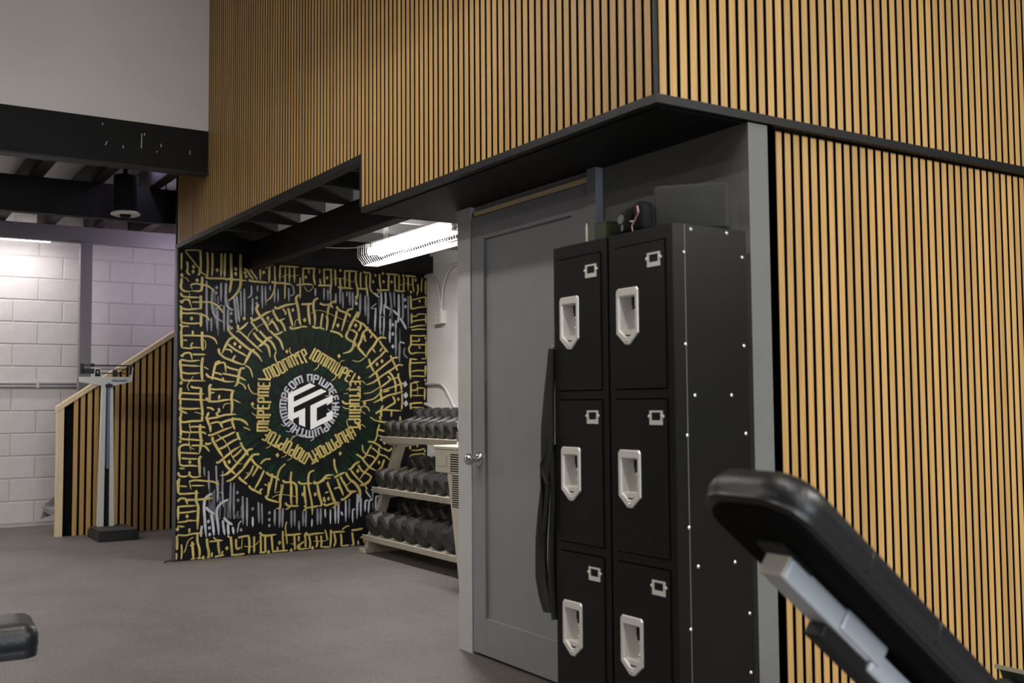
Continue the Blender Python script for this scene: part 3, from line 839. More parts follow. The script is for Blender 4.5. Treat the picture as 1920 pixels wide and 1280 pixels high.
# ================================================================== THE MURAL
# brush strokes in millimetres on the panel: width: y,z y,z ... from its lower left corner
STROKES_G = '''15:51,2318 111,2325 177,2324
20:164,2319 168,2227 166,2161
13:51,2310 92,2263 153,2190 184,2152 229,2139
21:65,2235 70,2190 66,2154 91,2133
21:155,2178 161,2155 146,2134
16:24,2298 23,2233 23,2167
20:217,2317 221,2225 219,2133
20:256,2315 257,2223 254,2135
21:325,2315 326,2222 323,2134
21:354,2317 352,2224 350,2131
24:400,2320 401,2227 405,2124 397,2056 390,2014
26:474,2320 475,2216 478,2138 473,2065 442,2007 385,1952
23:206,2133 224,2118 291,2120 358,2121 368,2106
23:376,2128 394,2119 462,2119 526,2115
25:541,2124 563,2115 627,2113 697,2109
24:724,2121 751,2112 823,2113 895,2104
22:504,2208 530,2194 552,2158 579,2129
20:551,2211 578,2170 611,2130
20:631,2226 635,2127
22:675,2224 702,2247 740,2249
22:707,2242 705,2110
17:751,2244 751,2181 754,2112 746,2048 719,1994 682,1962
21:789,2247 849,2248 950,2249
20:794,2242 792,2125
17:838,2239 836,2106 834,1989
18:872,2247 872,2119
18:913,2244 914,2121
7:811,2158 844,2181 905,2174 956,2188
17:961,2167 962,2076 962,1995
22:928,2106 973,2108
23:26,2107 24,2071 20,2046 30,2019 60,2008 94,2010
7:29,2112 59,2109 81,2080
23:179,2126 179,2080 175,2029 155,2015 97,2015
20:94,2060 129,2070 179,2065 225,2057 276,2019
8:91,2060 107,2025
21:20,1996 35,1971 90,1966 165,1967
25:170,1983 171,1922 171,1876
18:105,1929 165,1932 236,1935 288,1917 329,1878 339,1858
20:18,1940 28,1921 45,1944 80,1943 96,1904
7:85,1994 85,1943 106,1879
22:21,1900 26,1883 66,1872 116,1877 176,1884
24:24,1890 25,1770
21:14,1847 61,1842 116,1846 171,1841 217,1822 240,1793
25:174,1851 174,1790 172,1745
20:20,1780 57,1769 117,1768 172,1773
17:26,1705 38,1743 87,1744
26:620,1935 604,1900 623,1859 656,1818 683,1777 710,1726
26:562,1833 576,1808 629,1833 677,1866 725,1889
21:560,1799 592,1759 619,1723
22:457,1770 465,1734 502,1756 538,1793
20:395,1765 387,1742 392,1716
6:565,1732 634,1771 748,1832
26:750,1922 774,1910 840,1937 929,1956
24:742,1901 742,1879 769,1833 786,1813 835,1833
18:818,1909 840,1883 840,1862
24:862,1916 879,1853 902,1769
26:954,2027 928,1999 940,1941 951,1883 957,1824 969,1782
21:731,1811 759,1775 786,1728
17:737,1816 699,1773
23:797,1813 824,1777 841,1730
24:880,1771 896,1753 980,1772
7:946,1829 924,1818 918,1770
21:978,2240 1029,2244 1097,2248
21:986,2238 987,2115
17:1034,2241 1036,2198
20:1080,2244 1077,2174 1089,2115
23:973,2108 1007,2116 1069,2114
8:995,2094 1029,2058 1063,2081 1077,2114
17:1128,2247 1126,2204
20:1129,2166 1137,2112
21:1154,2241 1200,2246 1241,2246
20:1163,2238 1166,2179 1169,2119
20:1224,2242 1227,2182 1227,2117 1212,2051
20:1261,2250 1264,2174 1265,2114
24:1114,2111 1172,2114 1235,2117
7:1247,2167 1282,2180 1341,2178 1400,2160 1435,2162
20:1340,2244 1400,2245 1459,2246
20:1346,2239 1347,2107
20:1388,2242 1387,2181 1391,2104
21:1305,2182 1305,2143 1317,2073
23:1285,2107 1317,2103 1376,2103 1418,2100
21:1447,2240 1444,2173 1459,2102 1459,2041 1436,1990
20:1489,2242 1486,2176 1489,2109
22:1513,2249 1531,2239 1574,2242
21:1540,2223 1537,2156 1546,2090 1555,2029
23:1459,2102 1507,2105 1555,2104
20:1574,2236 1574,2181 1574,2108 1610,2065
20:1622,2234 1622,2211
20:1659,2236 1662,2169 1671,2108
22:1634,2106 1659,2099 1702,2104 1757,2104
10:1665,2091 1634,2067
20:1720,2240 1764,2242 1839,2241
20:1745,2236 1742,2168 1742,2106
18:1801,2239 1801,2171 1807,2104
18:1839,2241 1842,2173 1838,2105
22:1795,2111 1832,2102 1901,2106
17:1886,2221 1886,2176 1882,2102
20:1902,2236 1952,2237 2003,2234
18:1927,2229 1927,2110
18:1971,2226 1971,2158 1984,2101
7:1851,2151 1901,2171 1977,2158
17:2016,2172 2022,2126 2009,2074
15:2061,2226 2054,2162 2054,2105
20:2093,2205 2093,2084
23:1949,2071 1952,2009 1955,1952
16:1964,2032 2035,2052 2099,2067
23:2096,2067 2096,1975
16:1958,1955 2028,1972 2099,1981
20:1958,1918 1958,1827
18:1964,1895 2002,1897 2028,1915 2099,1918
17:2095,1912 2095,1832
17:1964,1850 2028,1863 2098,1872
17:1945,1798 2002,1811 2040,1818 2098,1820
17:1957,1776 2021,1786 2105,1786
26:973,1953 1024,1955 1069,1963
25:1033,1950 1033,1891 1047,1790
25:1115,2008 1081,1985 1075,1931 1087,1861 1087,1781
25:1129,1966 1167,1956 1218,1959 1242,1933
24:1276,1994 1224,1970 1201,1920 1198,1871
6:1053,1881 1104,1908 1172,1902 1248,1873 1329,1843 1388,1826
21:1155,1886 1144,1831 1138,1771
22:1187,1871 1196,1828 1187,1746
24:1067,1780 1093,1767 1133,1769 1173,1756
25:1274,1948 1294,1921 1341,1904 1388,1884 1391,1865
23:1418,1932 1376,1922 1353,1861 1318,1745
22:1277,1912 1265,1846 1236,1758
28:1460,1903 1430,1853 1400,1802 1377,1746
22:1418,1852 1466,1832 1519,1806 1544,1774
20:1448,1908 1471,1901 1460,1859
22:1483,1827 1489,1789 1466,1749
21:1394,1758 1436,1759
22:1556,1791 1525,1751
20:1556,1774 1586,1753
21:974,1774 1025,1773
24:26,1710 29,1650 32,1580
21:41,1675 98,1677 118,1677 178,1677 239,1673 280,1652 298,1616
20:112,1713 113,1682
25:183,1710 183,1639 187,1568
8:193,1649 209,1629 209,1589 184,1563
17:41,1640 73,1641
17:113,1624 101,1604 104,1589
20:39,1583 94,1580 119,1587 184,1586
20:25,1530 38,1520 50,1540 94,1544 110,1496
21:112,1536 159,1535 210,1536
21:25,1495 60,1488 100,1484 170,1492
25:190,1513 183,1462 183,1392 189,1331
24:28,1490 21,1470 29,1410 32,1360 52,1340 121,1338 212,1336
21:21,1455 70,1451 170,1447
12:200,1442 236,1422
21:36,1400 71,1391 111,1391 171,1396
8:121,1371 82,1311 77,1286 92,1261
23:102,1296 122,1286 187,1281
25:28,1286 26,1241 19,1211
21:28,1246 102,1241 202,1238
24:179,1276 178,1210 189,1120 194,1070
21:14,1211 34,1201 123,1196 223,1190
20:26,1201 27,1146
22:22,1146 39,1131 104,1126 183,1130
21:30,1112 79,1091
21:30,1102 33,1067
8:134,1101 174,1090 194,1070
25:387,1721 413,1691 455,1656 498,1621 545,1586 583,1566 620,1536 652,1489
24:424,1671 398,1660 372,1623 337,1546
21:383,1618 414,1594 451,1569 493,1549 530,1529
17:362,1577 399,1575 414,1552
24:311,1584 316,1551 353,1516 405,1496 457,1476 509,1462
26:593,1579 567,1571 540,1524 509,1462
16:520,1456 557,1431 579,1364
20:441,1532 425,1512 420,1486
22:322,1487 292,1474 277,1423 262,1342
20:292,1459 322,1474 358,1470 367,1403
22:374,1449 400,1434 442,1425 473,1415
20:277,1400 313,1393 338,1383
22:216,1392 237,1367 282,1357 334,1342 370,1332 437,1332
26:515,1436 483,1430 468,1384 458,1322 435,1294
22:343,1393 400,1383 468,1368 526,1341
16:463,1327 505,1307 524,1271
17:339,1362 354,1342
24:255,1311 242,1286 245,1235 243,1170
21:248,1276 293,1271 339,1273 401,1266 438,1261
20:245,1246 283,1248
24:218,1210 238,1185 294,1180 356,1190 407,1194
25:422,1261 412,1210 418,1148 413,1087
20:319,1230 314,1195
14:428,1194 485,1168
9:402,1164 361,1159 346,1124
21:224,1135 254,1130 280,1114
20:310,1129 320,1109 300,1094
23:295,1094 316,1068 367,1078 449,1082
23:239,1099 224,1064
20:444,1718 476,1714 529,1669 593,1613 652,1562
8:571,1727 544,1695 529,1648
24:582,1712 614,1671 651,1641 700,1605 717,1522
26:732,1679 700,1673 657,1630 620,1603
23:629,1729 678,1678 732,1637 765,1575
23:716,1731 748,1701 798,1655 825,1582
21:748,1701 786,1712 819,1729
14:765,1570 755,1533 766,1496 793,1465
9:878,1604 878,1572 903,1536
12:542,1312 553,1276 585,1240 638,1240
24:1219,1747 1295,1728 1330,1696
25:1377,1752 1359,1702 1400,1670 1436,1655 1442,1622
24:1418,1753 1454,1732 1430,1671 1418,1616 1389,1583 1330,1565
26:1525,1757 1507,1728 1490,1673 1466,1623 1502,1579 1544,1536
24:1562,1758 1604,1726 1640,1688
20:1592,1725 1574,1697
20:1519,1723 1526,1685 1538,1668
26:1720,1701 1671,1705 1634,1677 1604,1631 1568,1592 1538,1547
9:1526,1536 1472,1502 1412,1512
24:1659,1677 1689,1633 1738,1584
20:1598,1609 1622,1576
21:1683,1617 1659,1588
22:1726,1606 1689,1572 1659,1538
23:1562,1525 1580,1470 1610,1416
22:1659,1544 1628,1521 1592,1487 1538,1448
22:1831,1541 1788,1535 1738,1500 1677,1455 1604,1399 1562,1371
22:1760,1557 1782,1512 1812,1457 1825,1429
21:1875,1474 1837,1479 1763,1434 1677,1383 1604,1333 1538,1310
23:1628,1416 1646,1360 1665,1300
22:1732,1428 1775,1389 1806,1317 1806,1222
23:1837,1407 1831,1378 1856,1317 1862,1261
21:1732,1383 1757,1356 1707,1316 1665,1289
17:1825,1373 1763,1356
17:1881,1328 1800,1300 1677,1261
23:1671,1283 1671,1228 1683,1172
20:1750,1266 1689,1250
12:1671,1300 1586,1250 1514,1239
21:1874,1255 1812,1239 1738,1222 1677,1194 1604,1162
15:1665,1244 1604,1195 1496,1173
20:1868,1238 1868,1160 1862,1104
22:1781,1216 1800,1166 1756,1138 1689,1100
23:1689,1139 1671,1095 1677,1045
21:1622,1073 1677,1100 1769,1099 1862,1093
20:1769,1094 1766,1044
9:1377,1239 1336,1239
20:1325,1180 1348,1158 1389,1158
15:1484,1119 1514,1135 1550,1124 1568,1090
13:1531,1757 1580,1769
20:1951,1736 1951,1656 1932,1616 1951,1577 2001,1584 2097,1586
18:1957,1730 2027,1729 2098,1734
17:1957,1682 2027,1687 2027,1710
20:1951,1654 2027,1653 2098,1657
24:2098,1689 2097,1534
17:1938,1532 2014,1527
17:2052,1534 2097,1534
24:1947,1526 1941,1453 1947,1357
18:1950,1495 2020,1499 2097,1503
18:1957,1425 2020,1434 2084,1432
22:2091,1477 2087,1380
18:1956,1385 2020,1386 2084,1383
21:1950,1329 1950,1272 1950,1199
7:1982,1346 2013,1306 2013,1227
20:1950,1267 1994,1267 2020,1284 2090,1284
21:2084,1278 2080,1181
16:1956,1221 2077,1221
22:1950,1154 2019,1159 2064,1159
23:1946,1160 1949,1103
17:1956,1120 2077,1119
21:2026,1340 1950,1323
24:28,1072 28,1037 55,1027 109,1034 174,1035 199,1040
21:189,1070 189,1040
21:100,991 140,993 185,990 215,984
25:175,1010 175,950 183,890 181,850 172,795
8:97,1016 95,991 110,951
21:26,1032 31,958 32,923
21:31,960 76,952 125,951 195,949 220,934
21:24,923 42,903 106,897 201,887
8:100,947 91,892 107,812
23:96,857 52,858 23,839 23,795 27,716
20:111,852 156,851 211,844 247,803
20:23,802 77,798 172,790
8:97,842 137,821
20:38,760 102,753 157,751
24:187,770 170,750 173,690 176,621
21:24,716 54,703 108,703 163,696
20:24,686 64,682
21:15,657 25,632 55,623 89,627
20:101,659 99,634 129,615 188,620
23:25,612 18,568 19,500
20:23,556 85,548
20:94,585 144,592 214,584 279,574 325,551
10:99,579 112,524
17:114,554 214,549
20:19,502 76,494 150,498
21:150,518 150,428
22:13,441 37,464 71,457
20:81,447 180,446 270,451
24:219,1069 235,1024 250,989 253,948
22:234,1052 275,1056 326,1063
20:255,1014 316,1023 347,977
26:331,1017 377,1032 429,1044 481,1041 523,1019 544,993
23:429,1057 419,1026 440,965
22:236,929 256,926 301,942 347,961 419,985
20:292,877 337,901 404,930 445,949
14:508,979 539,970 560,955
23:216,869 231,858 261,868
25:271,913 271,887 297,842 323,800 349,759
23:323,821 359,835 410,869 472,898
22:461,944 464,918 482,882
23:488,867 498,836 530,794 546,763
23:298,721 319,720 369,759 431,807 483,836
20:421,752 457,776 498,815
9:307,927 358,885 400,813 431,741 473,704 505,703
25:583,813 546,804 509,759 463,710 422,666 376,627 330,619
23:357,734 375,693 411,656 448,624
26:636,770 588,767 557,732 526,692 500,652
22:500,657 458,618 417,585 376,572
23:573,736 605,694 658,656
20:727,731 679,727 642,693
20:631,683 600,633 579,603
20:589,685 563,629 516,580
23:474,603 490,582 542,543
12:531,631 558,624
21:674,645 648,590 627,550 595,500
22:553,533 574,506 617,484 654,461
17:649,461 643,492 664,502
23:690,629 717,607 771,584 798,562
17:847,690 803,650 782,594 771,532 761,471
8:761,466 804,474
21:738,617 733,565 712,489 702,438
15:675,537 701,526
23:686,449 702,423 751,404 794,392
22:825,561 847,544 902,542 935,514 941,446
20:896,626 888,558 897,495 895,386
20:826,530 815,463 805,391
8:740,431 783,449 859,445 941,425
21:957,545 968,528 985,528
21:1658,1051 1671,1018
22:1646,1010 1713,1000 1781,1005 1830,987
20:1849,1048 1849,987
12:1574,1046 1616,1018 1658,1009
17:1658,985 1640,930 1634,886 1610,843 1556,844
24:1646,941 1707,926
17:1646,891 1713,873
21:1556,844 1598,838 1646,814 1689,780
20:1695,785 1744,762 1775,789
15:1505,818 1508,775 1538,741 1604,717 1616,689
17:1586,816 1556,768 1526,719 1496,710
17:1586,794 1628,765 1658,737 1713,719 1756,684
20:1652,792 1652,743 1622,694 1568,636 1520,589 1479,537
21:1449,744 1496,715 1532,670 1574,630 1634,601
23:1701,692 1677,632 1640,600
24:1478,683 1437,663 1408,632 1378,622
20:1402,616 1449,560 1496,514 1526,486
20:1467,656 1502,606 1556,577 1580,559
20:1586,564 1562,517 1520,491 1479,493
12:1532,485 1544,458 1532,447
23:1355,601 1390,546 1437,506 1473,456 1485,390
23:1257,563 1297,582 1349,602
20:1256,713 1262,648 1285,594
22:1280,556 1303,496 1332,431
21:1309,571 1332,527 1355,494
9:1420,534 1349,483
20:1361,483 1396,438 1455,446
24:1315,383 1344,387 1414,437
25:1080,539 1108,527 1148,541 1193,581 1251,584
14:1228,559 1176,556 1165,535
20:1199,533 1217,479 1240,414 1251,366
20:1114,516 1120,452 1143,372
20:1086,628 1046,609 1035,551 1041,488 1058,424
20:1002,511 1008,379
22:980,525 1024,526 1063,529
17:1257,472 1286,481 1309,475
17:1177,444 1211,453
21:1171,413 1166,376
21:1942,800 1942,767
17:1955,761 2024,759 2082,774
20:1949,722 2024,728 2088,726
20:1942,717 1942,689
20:2078,718 2078,684
23:11,598 16,549 17,500
22:22,495 80,496 170,497
21:13,441 37,462 71,457 86,417
21:81,452 145,448 205,450 270,456
24:152,512 150,443 166,393 164,314 162,225
22:13,402 62,404 151,403
23:18,401 19,303
21:18,357 82,358 156,364
21:14,289 73,290 92,296 162,291
20:15,260 68,253
21:15,196 74,189 133,197 207,197
20:103,239 101,204
23:10,191 13,133 12,84
21:9,65 8,11
16:45,125 48,66 44,13
10:133,172 94,146 75,84 61,60
22:124,139 129,79 135,10
21:163,195 163,136 179,75 179,11
20:109,108 144,122
17:115,12 150,4
20:160,15 194,12
23:233,155 238,100 249,50 244,5
20:234,9 259,12
20:269,13 274,48
14:283,161 304,140 354,131
20:253,129 304,130 354,131
22:319,124 322,79 330,28
22:295,11 330,18 366,20
17:355,51 345,27
17:390,163 411,147 426,151
22:416,141 421,86 427,15
22:457,133 457,83 468,57 494,70
23:472,142 519,149 561,151
21:556,146 561,85 557,9
8:504,135 499,49
23:417,16 468,14 525,17
20:598,143 598,77 599,16
9:520,73 593,67 640,109
25:640,170 661,148 709,140 774,145
20:648,144 651,78 651,11
20:685,142 686,75 689,8
23:641,15 694,16
20:736,133 742,71 747,14
20:785,16 785,52
23:742,14 801,15 872,14
21:828,157 828,95 837,17
12:860,237 849,197 855,129 861,61
22:855,134 910,133 976,136
20:921,129 926,56 927,9
10:894,64 932,56
17:959,106 959,74
17:971,58 965,22 987,15
20:712,551 707,443
22:809,510 820,520 804,427 805,355 772,344
20:894,558 892,443 898,360
20:935,525 941,441 942,362
23:845,384 870,361 914,356 958,354
17:887,350 848,331
22:952,545 974,528 1024,526 1069,524
21:1002,511 1008,437 1019,347
20:1035,551 1041,488 1058,413 1070,339 1070,276
22:1003,354 1025,336 1075,339 1132,346
20:1025,331 992,312
23:1080,534 1097,522 1154,535
21:1114,511 1131,431 1149,356 1132,341
21:1194,523 1222,468 1251,398 1274,348 1240,318
21:1165,408 1183,369
23:1166,360 1188,345 1240,356 1309,362
17:1257,477 1286,481
21:1286,540 1309,485 1338,414
21:1338,527 1361,483 1385,449 1455,446
23:1315,389 1344,387 1408,432
22:1414,534 1461,489 1485,439 1485,390
20:1485,488 1520,497 1568,527
17:1532,480 1544,452
21:828,167 828,95 834,17
10:860,237 849,197 860,118 866,66
23:844,135 904,131 981,135
20:921,124 926,56 927,9
20:959,121 959,74
20:1009,133 1015,70 1015,23
21:1004,71 954,44 965,17 1043,16
24:1015,143 1037,123 1099,127 1172,127
20:1043,115 1054,57 1049,10
20:1104,111 1113,57 1105,16
20:1144,108 1150,55 1144,13
8:1082,70 1172,63 1212,81
17:1178,153 1189,120 1198,72
21:1229,149 1229,75 1224,12
21:1150,18 1229,11
20:1258,115 1269,51 1252,10
20:1315,111 1321,47 1316,10
22:1235,127 1298,128 1350,124
17:1327,142 1356,162 1391,170
20:1321,9 1391,15
21:1414,115 1420,60 1426,17 1403,6
25:1408,131 1461,133 1509,140
20:1467,9 1467,46
17:1509,70 1526,15
17:1485,66 1509,75'''
STROKES_S = '''20:214,2097 216,1909 223,1711
23:263,2044 256,1962 262,1880 288,1820 350,1787
20:325,2088 326,1944
23:363,2090 362,1977 370,1916 407,1886 422,1887
20:296,1871 297,1729
20:349,1915 351,1715
17:378,1885 377,1716
21:427,1980 438,1888 449,1775
21:447,1992 459,1889 470,1791
17:479,2035 485,1838
20:507,2052 512,1829
17:563,2081 563,2008 532,1980
20:574,1982 573,1847
17:614,2083 611,2036
20:649,2085 652,1907
17:676,2082 679,1929
17:713,2089 714,2047
17:752,2049 750,1954
16:779,2066 780,1960
18:867,2076 870,1970
16:900,2099 912,2036 878,2013
12:334,1919 298,1897 283,1871
17:253,1819 254,1712
20:1092,2088 1092,2023
20:1166,2092 1166,1994
20:1198,2083 1201,1996
20:1224,2084 1224,1975
20:1268,2054 1268,1966
21:1306,2099 1306,1968
21:1329,2068 1332,1936
20:1367,2075 1364,2031
23:1391,2076 1391,1961
23:1418,2072 1418,1929
25:1486,2065 1483,1888
25:1531,2050 1531,1878
25:1559,2035 1556,1813
21:1757,2090 1767,2000 1767,1944 1751,1881
21:1795,2092 1801,1962
21:1876,2084 1879,1926 1876,1864
17:1926,2064 1929,1792
20:1668,1761 1668,1728
20:1695,1762 1695,1717
23:1810,1765 1810,1552
21:1844,1659 1844,1502
15:1894,1627 1888,1570 1925,1537
16:299,696 305,565 311,494
16:350,653 349,502
17:243,658 245,518
15:208,689 213,619
16:412,565 408,414
16:438,559 439,412
17:1598,460 1598,373
20:310,585 315,509 311,419
17:350,583 349,497 357,381
21:412,540 409,348
20:436,533 438,286
21:506,454 511,240
21:540,442 542,223
21:630,401 637,242
17:657,389 663,230
20:764,337 762,213
21:805,344 800,200
21:829,343 822,199
21:898,323 898,193
20:925,322 926,202
20:961,236 962,158
15:331,493 362,482
17:1538,442 1586,379
21:762,337 762,213
21:802,345 800,195
21:827,343 825,193
21:898,323 898,188
20:925,316 926,197
20:994,307 995,192
20:1019,316 1017,185
22:1115,326 1118,194
22:1143,324 1143,197
18:1390,385 1388,234'''
STROKES_W = '''25:1610,2074 1659,2040
9:1631,1988 1583,1947 1634,1949
22:1625,1946 1616,1754
21:1674,2085 1677,1985 1665,1884
21:1714,2087 1717,1998 1702,1947 1705,1885
20:1665,1884 1665,1755
20:1702,1879 1699,1756
8:1656,1878 1720,1877
25:1696,1980 1757,1943
26:1785,1939 1832,1896
23:1838,2077 1838,1890 1826,1834
26:1851,1874 1882,1830 1910,1780
22:1757,1865 1757,1758
20:1810,1855 1810,1760
23:1754,1764 1754,1663
17:1844,1665 1863,1671 1894,1661
20:1473,412 1473,353
14:1532,442 1586,374
25:270,486 235,468 215,440 211,380 216,310 222,230 230,165
25:226,387 246,363 292,330
24:266,332 277,266 288,171
24:393,435 342,412 312,374 307,324 318,244 324,173
22:353,281 359,231 369,170
26:361,301 384,274 430,241
23:394,253 395,208 400,168
22:430,226 439,170
12:497,267 477,243 467,178
20:197,252 190,213 190,168
20:586,291 587,215
17:1070,244 1067,182
18:1180,317 1183,248
18:1226,309 1226,192
22:1266,327 1269,194
22:1295,352 1295,192
21:1318,287 1332,254
20:1358,376 1359,204
17:1438,296 1420,291 1420,189
22:1461,424 1458,219
21:1491,390 1491,238
20:1556,365 1532,355 1529,274
20:1598,365 1568,358 1559,261
20:1658,392 1628,382 1625,268'''
STROKES_D = '''29:113,2198 111,2161 26,2129 141,2097 293,2184 437,2202 437,2164 511,2177 520,2148 660,2189 102,1805 25,1752 507,1821 696,1831 901,1903
26:1307,2244 1009,2171 1191,2177 1601,2167 1696,2174 1770,2176 1690,2243 1879,2235 1952,2100 1997,2205 2090,2239
25:2035,2027
32:1000,1827 1286,1793 1443,1798
29:30,1320 27,1124
29:435,1622 475,1599 577,1159 853,1572
31:1296,1543 1681,1508 1636,1481 1523,1158 1831,1191 1472,1368
23:2033,1630 2091,1711 2087,1352
26:27,884 100,729
31:398,721 780,758
30:1704,832 1654,670 1462,607 1308,755 1095,438 1208,397 991,443
23:2009,796 2082,751
29:84,328 15,238 207,14 386,69 713,14 801,79 897,12
29:1094,436 1208,397 1074,16 713,14'''
STROKES_E = '''26:291,2050 289,2008 606,1986 607,1942 405,1855 406,1797 410,1742
26:470,425 586,354 719,315 718,262 719,216 495,199 465,484'''
STROKES_F = '''29:1450,2031 1450,1980 1898,2032 1901,1973 1783,1815
31:1782,1739 1782,1633
46:1897,1317 1903,1224 1904,1154
26:244,280 252,231 255,182'''
LOGO_A=[(865, 1237), (1047, 1322), (1096, 1301), (913, 1216), (913, 1174), (1141, 1277), (1191, 1257), (913, 1130), (913, 1086), (1008, 1125), (1009, 974), (957, 994), (957, 1057), (910, 1038), (909, 1019), (866, 1043)]
LOGO_B=[(1052, 1143), (1242, 1228), (1242, 1172), (1192, 1144), (1192, 1163), (1106, 1123), (1106, 1019), (1191, 1056), (1190, 1080), (1243, 1102), (1243, 1036), (1053, 950)]
rl = random.Random(21)
MUR = thing('mural_panel', 'black mural panel with gold calligraphy rings around a white emblem', 'mural', (XM, YO, 0))
bm = box(XM-0.045, XM, YO, YA-0.002, 0.004, 2.333)
for v in bm.verts: pass
obj('panel', bm, 'mural_black', MUR, origin=(XM, YO, 0))
obj('edge_frame', box(XM-0.05, XM+0.004, YO-0.012, YO-0.0005, 0.002, 2.333, bevel=0.001), 'mural_edge', MUR)
obj('edge_frame', box(XM-0.05, XM+0.003, YO, YA-0.002, 0.0, 0.0035), 'mural_edge', MUR)
def ribbon(bm, pts, wd, x, taper=True):
    P = spline([Vector((0, a/1000.0, b/1000.0)) for a, b in pts], 5)
    if len(P) < 3:
        P = [P[0].lerp(P[-1], t) for t in (0, 0.33, 0.66, 1)]
    L, R = [], []
    n = len(P)
    for i, p in enumerate(P):
        d = (P[min(i+1, n-1)] - P[max(i-1, 0)])
        if d.length < 1e-6: continue
        d.normalize()
        s = Vector((0, -d.z, d.y))
        t = i/(n-1)
        k = 1.0
        if taper:
            # a flat brush: full in the body, pulled to a point at the end, thinner when moving sideways
            k = min(1.0, 0.72 + 4*t) * min(1.0, 0.34 + 3.2*(1-t))
            k *= 0.80 + 0.26*abs(d.z)
        h = wd/2000.0*k
        q = Vector((0, p.y, p.z))
        q.z = max(q.z, 0.012)
        L.append(bm.verts.new((x, min(max(q.y + s.y*h, YO*0+0.003), YA-YO-0.006), max(q.z + s.z*h, 0.006))))
        R.append(bm.verts.new((x, min(max(q.y - s.y*h, 0.003), YA-YO-0.006), max(q.z - s.z*h, 0.006))))
    for i in range(len(L)-1):
        bm.faces.new((L[i], R[i], R[i+1], L[i+1]))
def parse(s):
    for l in s.strip().split('\n'):
        wd, pts = l.split(':')
        yield int(wd), [tuple(map(int, p.split(','))) for p in pts.split()]
EPS = 4e-6
def paint(name, m, x, *strs, label=None):
    bm = bmesh.new()
    for s, kind in strs:
        for wd, pts in parse(s):
            if kind == 'l':
                x += EPS
                ribbon(bm, pts, wd*0.78, x)
            else:
                for a, b in pts:
                    x += EPS
                    h = wd/1000*0.62
                    c = Vector((x, a/1000, b/1000))
                    bm.faces.new([bm.verts.new(c + Vector((0, dy*h, dz*h))) for dy, dz in ((-0.8, 0.1), (-0.1, -1), (0.8, -0.1), (0.1, 1))])
    bm.transform(Matrix.Translation((0, YO, 0)))
    o = obj(name, bm, m, MUR, origin=(XM, YO, 0))
    if label: o['label'] = label
    o['kind'] = 'stuff'
    return o
paint('silver_lettering', 'paint_silver', XM+0.0006, (STROKES_S, 'l'), (STROKES_E, 'd'), label='soft grey upright brush strokes')
paint('white_lettering', 'paint_white', XM+0.0016, (STROKES_W, 'l'), (STROKES_F, 'd'), label='bright silver brush strokes and diamonds')
paint('gold_lettering', 'paint_gold', XM+0.0024, (STROKES_G, 'l'), (STROKES_D, 'd'), label='gold calligraphy strokes of the border and outer ring')

bm = bmesh.new()
_x = XM + 0.0003
_s = 250
while _s < 1850:
    for _ in range(3):
        t0 = rl.uniform(300, 2040)
        ln = rl.uniform(110, 330)
        a_, b_ = t0, max(t0 - ln, 285)
        if all(math.hypot(_s-1049, q_-1141) > 905 for q_ in (a_, (a_+b_)/2, b_)):
            _x += EPS
            ribbon(bm, [(_s, a_), (_s+rl.uniform(-5, 5), (a_+b_)/2), (_s+rl.uniform(-8, 8), b_)], rl.uniform(9, 17), _x)
    _s += 13
bm.transform(Matrix.Translation((0, YO, 0)))
o = obj('streaks', bm, 'paint_dim', MUR, origin=(XM, YO, 0)); o['kind'] = 'stuff'; o['label'] = 'dim grey upright brush streaks in the corners'
# dense small blackletter bands: hexagon and inner circle
GLYPHS = [
    (2, [((0, 1), (2, 1)), ((0.3, 1), (0.3, 0)), ((1.7, 1), (1.7, 0.1))]),
    (2, [((0, 0), (2, 0)), ((0.3, 1), (0.3, 0)), ((1.7, 0.95), (1.7, 0))]),
    (2, [((0.3, 1), (0.3, 0)), ((0.3, 1), (1.7, 1)), ((0.3, 0.52), (1.5, 0.56)), ((0.3, 0), (1.8, 0))]),
    (3, [((0, 1), (3, 1)), ((0.3, 1), (0.3, 0.05)), ((1.5, 1), (1.5, 0.05)), ((2.7, 1), (2.7, 0))]),
    (2, [((0.3, 1), (0.3, 0)), ((1.7, 1), (1.7, 0)), ((0.2, 1), (1.8, 1)), ((0.2, 0), (1.8, 0))]),
    (1, [((0.5, 1.05), (0.5, 0)), ((0.1, 0), (0.9, 0))]),
    (2, [((0, 1), (2, 1)), ((1, 1), (1, 0)), ((0.6, 0), (1.6, 0)), ((0.1, 0.7), (0.1, 0.95))]),
    (2, [((0.3, 1), (0.3, -0.18)), ((0.3, 1), (1.7, 1)), ((1.7, 1), (1.7, 0.5)), ((0.3, 0.5), (1.7, 0.5))]),
    (2, [((0.3, 1), (0.3, 0)), ((0.3, 0.5), (1.7, 0.5)), ((1.7, 1.15), (1.7, 0)), ((0.1, 0), (0.7, 0)), ((1.4, 0), (2, 0))]),
]
